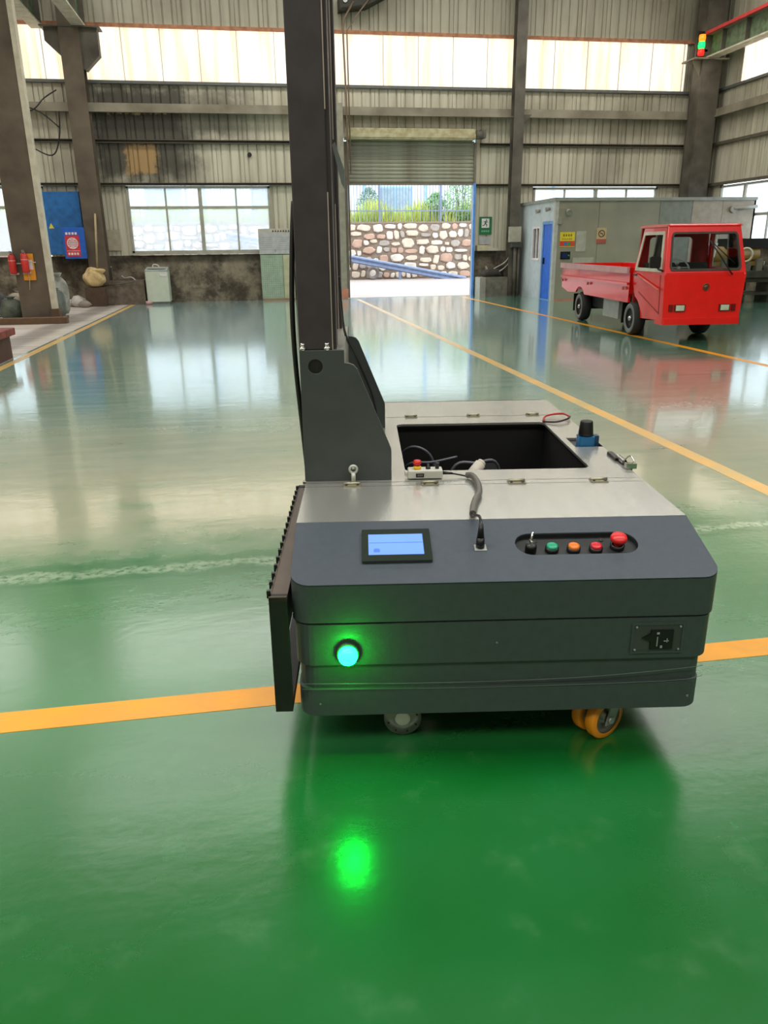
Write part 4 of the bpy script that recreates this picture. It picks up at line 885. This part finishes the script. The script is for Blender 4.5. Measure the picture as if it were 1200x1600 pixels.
P('red_black_lead', MB().tube([(.845, 3.57, .655), (.88, 3.66, .662), (.96, 3.68, .668), (.985, 3.62, .665)], .005, 6, steps=6), mat('lead_red', (170, 30, 30), .4), label='red battery lead')
P('black_lead', MB().tube([(.845, 3.56, .655), (.90, 3.53, .66), (.96, 3.57, .665), (.985, 3.62, .665)], .005, 6, steps=6), M_BLACK)
# laser scanner
ld = P('laser_scanner', MB().plate(rrect(.893, .958, 3.10, 3.165, .01), [], XY(.62), .068), mat('scanner_blue', (24, 100, 150), .35), label='blue laser scanner with a black dome')
P('dome', MB().lathe([(0, .69), (.031, .69), (.031, .70), (.026, .748), (.024, .752), (0, .752)], (.925, 3.132, 0)), M_BLACK, ld)
P('connector', MB().box(.958, .978, 3.115, 3.15, .645, .69), mat('scanner_dark_blue', (20, 60, 90), .4), ld)
P('scanner_shelf', MB().box(.875, .985, 3.095, 3.245, .612, .62), M_BLACK)
# side latch
sl2 = P('side_latch', MB().box(.968, .988, 2.86, 2.965, .651, .662).box(.985, 1.0, 2.75, 2.96, .62, .652), M_BLACK)
P('spring', MB().lathe([(.010, 0), (.010, .08)], (.985, 2.80, .662), (0, 1, 0), 10).tube([(.98, 2.80, .665), (1.0, 2.79, .69), (1.01, 2.76, .67)], .003, 5, steps=4).box(.972, 1.012, 2.74, 2.765, .652, .672), M_CHROME, sl2)
# control recess and buttons
def S3(x, y, w=0.): return (x, y - w * .266, ztop(y) + w * .964)
tub = MB(); n = len(stad)
vs_ = [S3(u, v, -.004) for u, v in stad] + [S3(u, v, -.018) for u, v in stad]
tub.add(vs_, [(i, (i + 1) % n, n + (i + 1) % n, n + i) for i in range(n)] + [tuple(range(n, 2 * n))])
tb_ = P('button_recess', tub, mat('recess_dark', (34, 37, 38), .5))
NV = (0, -.266, .964)
def button(x, y, r, c, nm, lbl, mush=False):
    p0 = S3(x, y, -.018)
    b = P(nm, MB().lathe([(r * 1.15, 0), (r * 1.15, .012), (r * .9, .014)], p0, NV, 20), M_BLACK, ag, label=lbl)
    if mush: pf = [(r * .6, .012), (r * .6, .024), (r * 1.25, .028), (r * 1.35, .036), (r * 1.15, .044), (0, .046)]
    else: pf = [(r * .9, .012), (r * .95, .020), (r * .6, .022), (0, .0225)]
    P('cap', MB().lathe(pf, p0, NV, 24), mat('btn%d_%d' % (c[0], c[1]), c, .35), b); return b
button(.541, 2.082, .0175, (20, 150, 110), 'push_button', 'green push button')
button(.605, 2.080, .0175, (214, 112, 20), 'push_button', 'orange push button')
button(.671, 2.079, .0175, (200, 20, 36), 'push_button', 'flat red push button')
button(.738, 2.090, .0185, (206, 34, 34), 'emergency_stop', 'red mushroom emergency stop button', True)
ks = P('key_switch', MB().lathe([(.017, 0), (.017, .022), (.015, .03), (0, .03)], S3(.477, 2.078, -.018), NV, 18), M_BLACK, label='black key switch')
P('key', MB().box(.474, .480, 2.066, 2.090, .615, .632).cyl((.477, 2.085, .625), (.484, 2.095, .652), .004, n=6), M_CHROME, ks)
for x_ in (.50, .70): P('screw', MB().cyl(S3(x_, 2.125, -.018), S3(x_, 2.125, -.012), .006, n=8), M_CHROME, tb_)
# touch screen
bz = P('touch_screen', MB().plate(rrect(-.021, .183, 2.018, 2.166, .004), [], lambda u, v, w: S3(u, v, w), .010), mat('glossy_bezel', (46, 54, 48), .10, coat=.6), bevel=.002)
dm = mat('screen_glow', (60, 90, 190), .2, emit=(120, 160, 255), estr=.95)
dp_ = P('display', MB().plate(rect(-.001, .160, 2.045, 2.140), [], lambda u, v, w: S3(u, v, .010 + w), .0006), dm, bz, label='lit blue display')
P('screen_icon', MB().plate(rect(.014, .032, 2.056, 2.070), [], lambda u, v, w: S3(u, v, .0107 + w), .0003).plate(rect(.002, .158, 2.098, 2.101), [], lambda u, v, w: S3(u, v, .0107 + w), .0003).plate(rect(.017, .029, 2.071, 2.073), [], lambda u, v, w: S3(u, v, .0107 + w), .0003), mat('icon_glow', (40, 60, 150), .3, emit=(84, 130, 230), estr=.9), bz)
# green lamp on the front
gl_ = P('indicator_lamp', MB().lathe([(.034, .0), (.034, .014), (.030, .018), (.026, .018)], (-.065, yf, .362), (0, -1, 0), 28), mat('lamp_ring', (30, 60, 40), .3), label='round green indicator lamp')
P('lamp_dome', MB().lathe([(.027, .012), (.028, .026), (.026, .036), (.018, .044), (.008, .047), (0, .0475)], (-.065, yf, .362), (0, -1, 0), 28), mat('green_glow', (30, 255, 150), .3, emit=(3, 255, 56), estr=85), gl_, label='glowing green dome')
# charging socket
so = P('charging_socket', MB().plate(rect(.745, .897, .335, .432), [rect(.752, .890, .342, .425)], XZ(yf - .004), .006), M_BODY)
P('socket_recess', MB().box(.752, .890, yf - .002, yf + .001, .342, .425), mat('socket_face', (58, 64, 60), .5), so)
P('plug_face', MB().plate([(.775, .385), (.80, .400), (.80, .41), (.865, .41), (.865, .35), (.80, .35), (.80, .375)], [], XZ(yf - .007), .006), M_BLACK, so)
sc = MB()
for x_, z_ in ((.758, .42), (.884, .42), (.758, .348), (.884, .348)): sc.cyl((x_, yf - .006, z_), (x_, yf - .002, z_), .003, n=8)
sc.box(.818, .8205, yf - .0085, yf - .007, .36, .39).box(.816, .824, yf - .0085, yf - .007, .398, .404).box(.829, .835, yf - .0085, yf - .007, .354, .362).box(.838, .852, yf - .0085, yf - .007, .375, .3775).box(.846, .8485, yf - .0085, yf - .007, .372, .384)
P('white_marks', sc, mat('mark_grey', (150, 150, 150), .5), so)
P('screw', MB().cyl((.93, yf - .004, .19), (.93, yf, .19), .004, n=8).cyl((-.15, yf - .004, .192), (-.15, yf, .192), .003, n=8).cyl((.36, yf - .003, .38), (.36, yf, .38), .003, n=8), mat('screw_grey', (120, 122, 118), .4), ag)
# connector on the hood
cs = P('connector_plate', MB().plate(rect(.310, .345, 2.064, 2.092), [], lambda u, v, w: S3(u, v, w), .003), mat('plate_pale', (176, 180, 176), .4, .4))
P('plug', MB().cyl(S3(.327, 2.080, .003), S3(.328, 2.090, .030), .013, .012, 14).cyl(S3(.328, 2.090, .030), S3(.329, 2.105, .070), .011, .006, 12), M_BLACK, cs)
# drive wheels
def drive(x, y, zc, r, lbl):
    d_ = P('drive_wheel', MB().lathe([(.022, 0), (r, 0), (r, .012), (r * .86, .02)], (x, y, zc), (0, 1, 0), 36).lathe([(r * .6, .02), (r * .6, .07), (0, .07)], (x, y, zc), (0, 1, 0), 24), mat('machined_steel', (150, 150, 144), .35, .6), label=lbl)
    P('hub', MB().lathe([(0, -.004), (.022, -.004), (.024, .0), (.024, .01)], (x, y, zc), (0, 1, 0), 24), mat('hub_white', (240, 240, 236), .5), d_)
    bt = MB()
    for i in range(8):
        t = i * math.pi / 4 + .3; bt.cyl((x + math.cos(t) * r * .8, y - .002, zc + math.sin(t) * r * .8), (x + math.cos(t) * r * .8, y, zc + math.sin(t) * r * .8), .003, n=6)
    P('bolt_heads', bt, M_BLACK, d_)
    P('tread', MB().lathe([(.045, .03), (.056, .032), (.0615, .04), (.0615, .08), (.056, .088), (.045, .09)], (x, y, zc), (0, 1, 0), 36), mat('black_tread', (22, 22, 22), .7), d_)
drive(.095, 2.035, .062, .058, 'steel flanged drive wheel')
drive(.170, 2.145, .062, .056, 'steel drive wheel flange set further back')
# twin swivel caster
M_PU = mat('orange_polyurethane', (226, 140, 20), .4); M_BK = mat('bracket_zinc', (170, 176, 168), .35, .5)
def caster(cx_, cy_, rz, lbl):
    h_ = P('caster', MB().cyl((cx_, cy_, .150), (cx_, cy_, .172), .045, n=20), M_BK, label=lbl)
    ax = Vector((math.cos(rz), math.sin(rz), 0)); c0 = Vector((cx_, cy_, .0705))
    for s_ in (-.052, -.006 - .0, ):
        pass
    for s_ in (-.040, .014):
        w0 = c0 + ax * s_
        wl = P('wheel', MB().lathe([(.050, -.001), (.066, 0), (.0702, .006), (.0702, .028), (.066, .034), (.050, .035)], w0, ax, 36), M_PU, h_)
    P('rims', MB().lathe([(0, .004), (.018, .002), (.022, .012), (.046, .010), (.050, 0), (.050, .03), (0, .03)], c0 - ax * .040, ax, 28).lathe([(.0, 0), (.050, 0), (.050, .03), (0, .03)], c0 + ax * .014, ax, 28), mat('rim_grey', (130, 128, 120), .35, .7), h_)
    p = c0 - ax * .048; sd = Vector((-ax.y, ax.x, 0))
    f = MB().hexa([p - sd * .020 + Vector((0, 0, -.018)), p + sd * .016 + Vector((0, 0, -.018)), p + sd * .016 + ax * .005 + Vector((0, 0, -.018)), p - sd * .020 + ax * .005 + Vector((0, 0, -.018))],
                  [p - sd * .060 + Vector((0, 0, .09)), p - sd * .012 + Vector((0, 0, .09)), p - sd * .012 + ax * .005 + Vector((0, 0, .09)), p - sd * .060 + ax * .005 + Vector((0, 0, .09))])
    f.cyl(p - ax * .008, p, .012, n=6); P('fork', f, M_BK, h_)
caster(.705, 2.03, math.radians(122), 'orange twin-wheel swivel caster')
caster(.75, 3.7, math.radians(90), None) if 0 else None
# a second caster deeper under the chassis keeps it standing
caster(.78, 3.85, math.radians(95), 'rear orange twin-wheel caster'); caster(-.05, 3.85, math.radians(95), 'rear left orange twin-wheel caster')

# mast bracket
gus = [(-.226, .651), (.088, .651), (.088, .764), (-.028, 1.052), (-.040, 1.066), (-.055, 1.072), (-.072, 1.074), (-.072, 1.118), (-.226, 1.118)]
for y_ in (2.664, 3.51):
    g1 = P('mast_gusset', MB().plate(gus, [circ(-.172, 1.063, .025)], XZ(y_), .018), M_GUS, bevel=.0015)
    P('hole_back', MB().cyl((-.172, y_ + .012, 1.063), (-.172, y_ + .0175, 1.063), .026), M_BLACK, g1)
P('mast_cross_plate', MB().box(-.226, -.074, 2.682, 3.51, 1.098, 1.118), mat('plate_steel', (176, 176, 164), .3, .7))
P('mast_side_plate', MB().box(-.082, -.074, 2.682, 3.51, .90, 1.098), MATS['plate_steel'])
P('mast_back_plate', MB().box(-.226, -.218, 2.682, 3.51, .651, 1.098), M_GUS)
for y0_ in (2.672, 3.38):
    up_ = P('mast_upright', MB().box(-.226, -.112, y0_, y0_ + .14, 1.118, 3.3), M_MAST, bevel=.004)
    P('inner_rail', MB().box(-.112, -.098, y0_ + .02, y0_ + .15, 1.118, 3.25), M_MAST, up_)
    P('edge_highlight', MB().box(-.1125, -.1085, y0_ - .002, y0_ + .0, 1.118, 1.62).box(-.1125, -.1085, y0_ - .002, y0_, 1.86, 3.2), mat('edge_glint', (190, 176, 168), .3, .6), up_)  # pale sliver stands in for the highlight along the upright's bevel
P('mast_head', MB().box(-.226, -.098, 2.82, 3.38, 3.2, 3.3), M_MAST)
for x_ in (-.214, -.130): P('bolt', MB().cyl((x_, 2.676, 1.118), (x_, 2.676, 1.128), .014, n=6).cyl((x_, 2.676, 1.128), (x_, 2.676, 1.142), .009, n=10), M_CHROME)
P('hook_plate', MB().plate([(-.098, 1.78), (-.088, 1.79), (-.058, 1.70), (-.058, 1.64), (-.07, 1.66)], [], XZ(2.86), .03), mat('hook_grey', (128, 134, 130), .4))
# cable along the mast
P('mast_cable', MB().tube([(-.090, 2.95, 1.35), (-.087, 3.0, 1.25), (-.075, 3.1, 1.12), (-.02, 3.2, .98), (.03, 3.25, .84), (.06, 3.3, .652)], .005, 6, steps=6), M_BLACK)
# lifting eye
le = P('lifting_eye', MB().lathe([(.012, -.004), (.018, 0), (.012, .004), (.008, 0), (.012, -.004)], (-.050, 2.636, .700), (0, 1, 0), 20).cyl((-.050, 2.636, .651), (-.050, 2.636, .688), .008, n=12).cyl((-.05, 2.636, .70), (-.05, 2.640, .716), .006, n=8), mat('eye_white', (186, 190, 178), .4, .3), label='pale lifting eye')
# left side frame with the cable carrier tray
MFk = mat('rack_black', (20, 17, 17), .5); xa, xb, ya, yb2, za, zb = -.281, -.231, 1.93, 3.0, .168, .534
P('side_frame', MB().box(xa, xb, ya, ya + .028, za, zb).box(xa, xb, yb2 - .03, yb2, za, zb).box(xa, xb, ya + .028, yb2 - .03, za, za + .03).box(xb - .012, xb, ya + .028, yb2 - .03, zb - .11, zb - .012), MFk, label='black rectangular frame on the left side')
P('carrier_tray', MB().box(xa + .004, xb, ya + .004, yb2, zb - .012, zb - .002).box(xa, xa + .004, ya, yb2, zb - .02, zb).box(xa, xb, ya, ya + .006, zb - .012, zb + .003), mat('tray_brown', (96, 84, 74), .45, .4))
P('frame_brackets', MB().box(xb, xl + .008, ya + .2, ya + .24, .30, .33).box(xb, xl + .008, 2.7, 2.74, .30, .33).box(xb, xl + .008, ya + .2, ya + .24, .46, .49).box(xb, xl + .008, 2.7, 2.74, .46, .49), MFk)
l0 = P('carrier_link', MB().box(-.289, -.279, 1.955, 1.967, zb - .012, zb + .010), M_BLACK)
for i in range(1, 17):
    c = l0.copy(); COL.objects.link(c); c.parent = ag; c.location = (0, i * .062, 0)
P('cable_carrier', MB().tube([(-.240, 2.98, .535), (-.240, 2.94, .62), (-.243, 2.86, .80), (-.250, 2.78, 1.05), (-.251, 2.76, 1.25), (-.243, 2.78, 1.45), (-.232, 2.80, 1.6)], .009, 8, steps=8), M_BLACK, label='black cable carrier looping up the mast')
P('carrier_clip', MB().box(-.262, -.228, 2.97, 3.0, .545, .556), M_CHROME)

# pendant control lying on the deck (its own thing)
pd = thing('control_pendant', 'small white control pendant with a red knob lying on the metal deck', 'remote control', m2w((.21, 2.67, .651)), -MA)
OP = (.21, 2.67, .651)
def PP(name, mb, m, parent=pd, **k): return obj(name, mb, m, parent, off=OP, **k)
PP('housing', MB().box(.148, .274, 2.655, 2.712, .654, .684).box(.136, .150, 2.672, 2.695, .660, .676), mat('pendant_white', (190, 190, 178), .45), bevel=.004)
PP('black_label', MB().box(.176, .205, 2.6535, 2.655, .660, .674), M_BLACK)
mk = MB()
for i in range(3): mk.box(.182 + i * .007, .186 + i * .007, 2.6525, 2.6535, .664, .671)
PP('label_marks', mk, mat('mark_grey2', (120, 120, 116), .5))
PP('yellow_collar', MB().lathe([(.0, 0), (.014, 0), (.014, .010), (.011, .012)], (.182, 2.683, .684), (0, 0, 1), 18), mat('collar_yellow', (236, 190, 30), .4))
PP('red_knob', MB().lathe([(.009, .010), (.010, .016), (.015, .020), (.015, .028), (.012, .032), (0, .033)], (.182, 2.683, .684), (0, 0, 1), 20), mat('btn206_34', (206, 34, 34), .35))
PP('selector_knob', MB().lathe([(.009, 0), (.009, .006), (.005, .008), (.005, .018), (0, .019)], (.222, 2.683, .684), (0, 0, 1), 14), M_BLACK)
PP('selector_knob', MB().lathe([(.007, 0), (.007, .016), (.009, .018), (.009, .022), (0, .023)], (.255, 2.683, .684), (0, 0, 1), 14), M_BLACK)
PP('strain_relief', MB().cyl((.274, 2.682, .668), (.312, 2.683, .664), .007, .004, 10), M_BLACK)
PP('thin_cable', MB().tube([(.31, 2.683, .664), (.335, 2.68, .660), (.365, 2.665, .657), (.378, 2.64, .662)], .0035, 6, steps=5), M_BLACK)
PP('conduit', MB().tube([(.362, 2.665, .662), (.378, 2.645, .666), (.385, 2.56, .668), (.378, 2.46, .664), (.355, 2.38, .664), (.336, 2.30, .664), (.325, 2.235, .664)], .011, 10, steps=6), mat('grey_conduit', (92, 90, 84), .5), label='thick grey corrugated cable sleeve')
PP('cable_tail', MB().tube([(.326, 2.245, .664), (.324, 2.20, .672), (.330, 2.14, .690), (.330, 2.105, .690), (.329, 2.088, .682)], .0045, 6, steps=6), M_BLACK)
# hanging cables near the left column
for i, pts_ in enumerate(([(-6.1, 23.5, 5.1), (-5.4, 23.3, 4.9), (-5.0, 23.3, 5.2), (-4.68, 23.35, 5.4)], [(-6.3, 23.5, 4.35), (-5.6, 23.3, 4.1), (-5.0, 23.3, 3.85), (-4.75, 23.3, 4.3), (-4.68, 23.3, 4.9)], [(-6.0, 23.5, 5.15), (-5.2, 23.3, 4.9), (-4.7, 23.3, 4.5)])):
    tag(obj('loose_cable', MB().tube(pts_, .018, 5, steps=6), M_BLACK), ('black cable rising to the corbel column, topmost of three', 'black cable drooping lowest beside the corbel column', 'black cable slanting down to the corbel column')[i], 'cable')
tag(obj('wall_fitting', MB().cyl((.16, YB - .06, 3.95), (.16, YB, 3.95), .06), M_BLACK), 'small round black fitting high on the wall left of the mast', 'fitting')
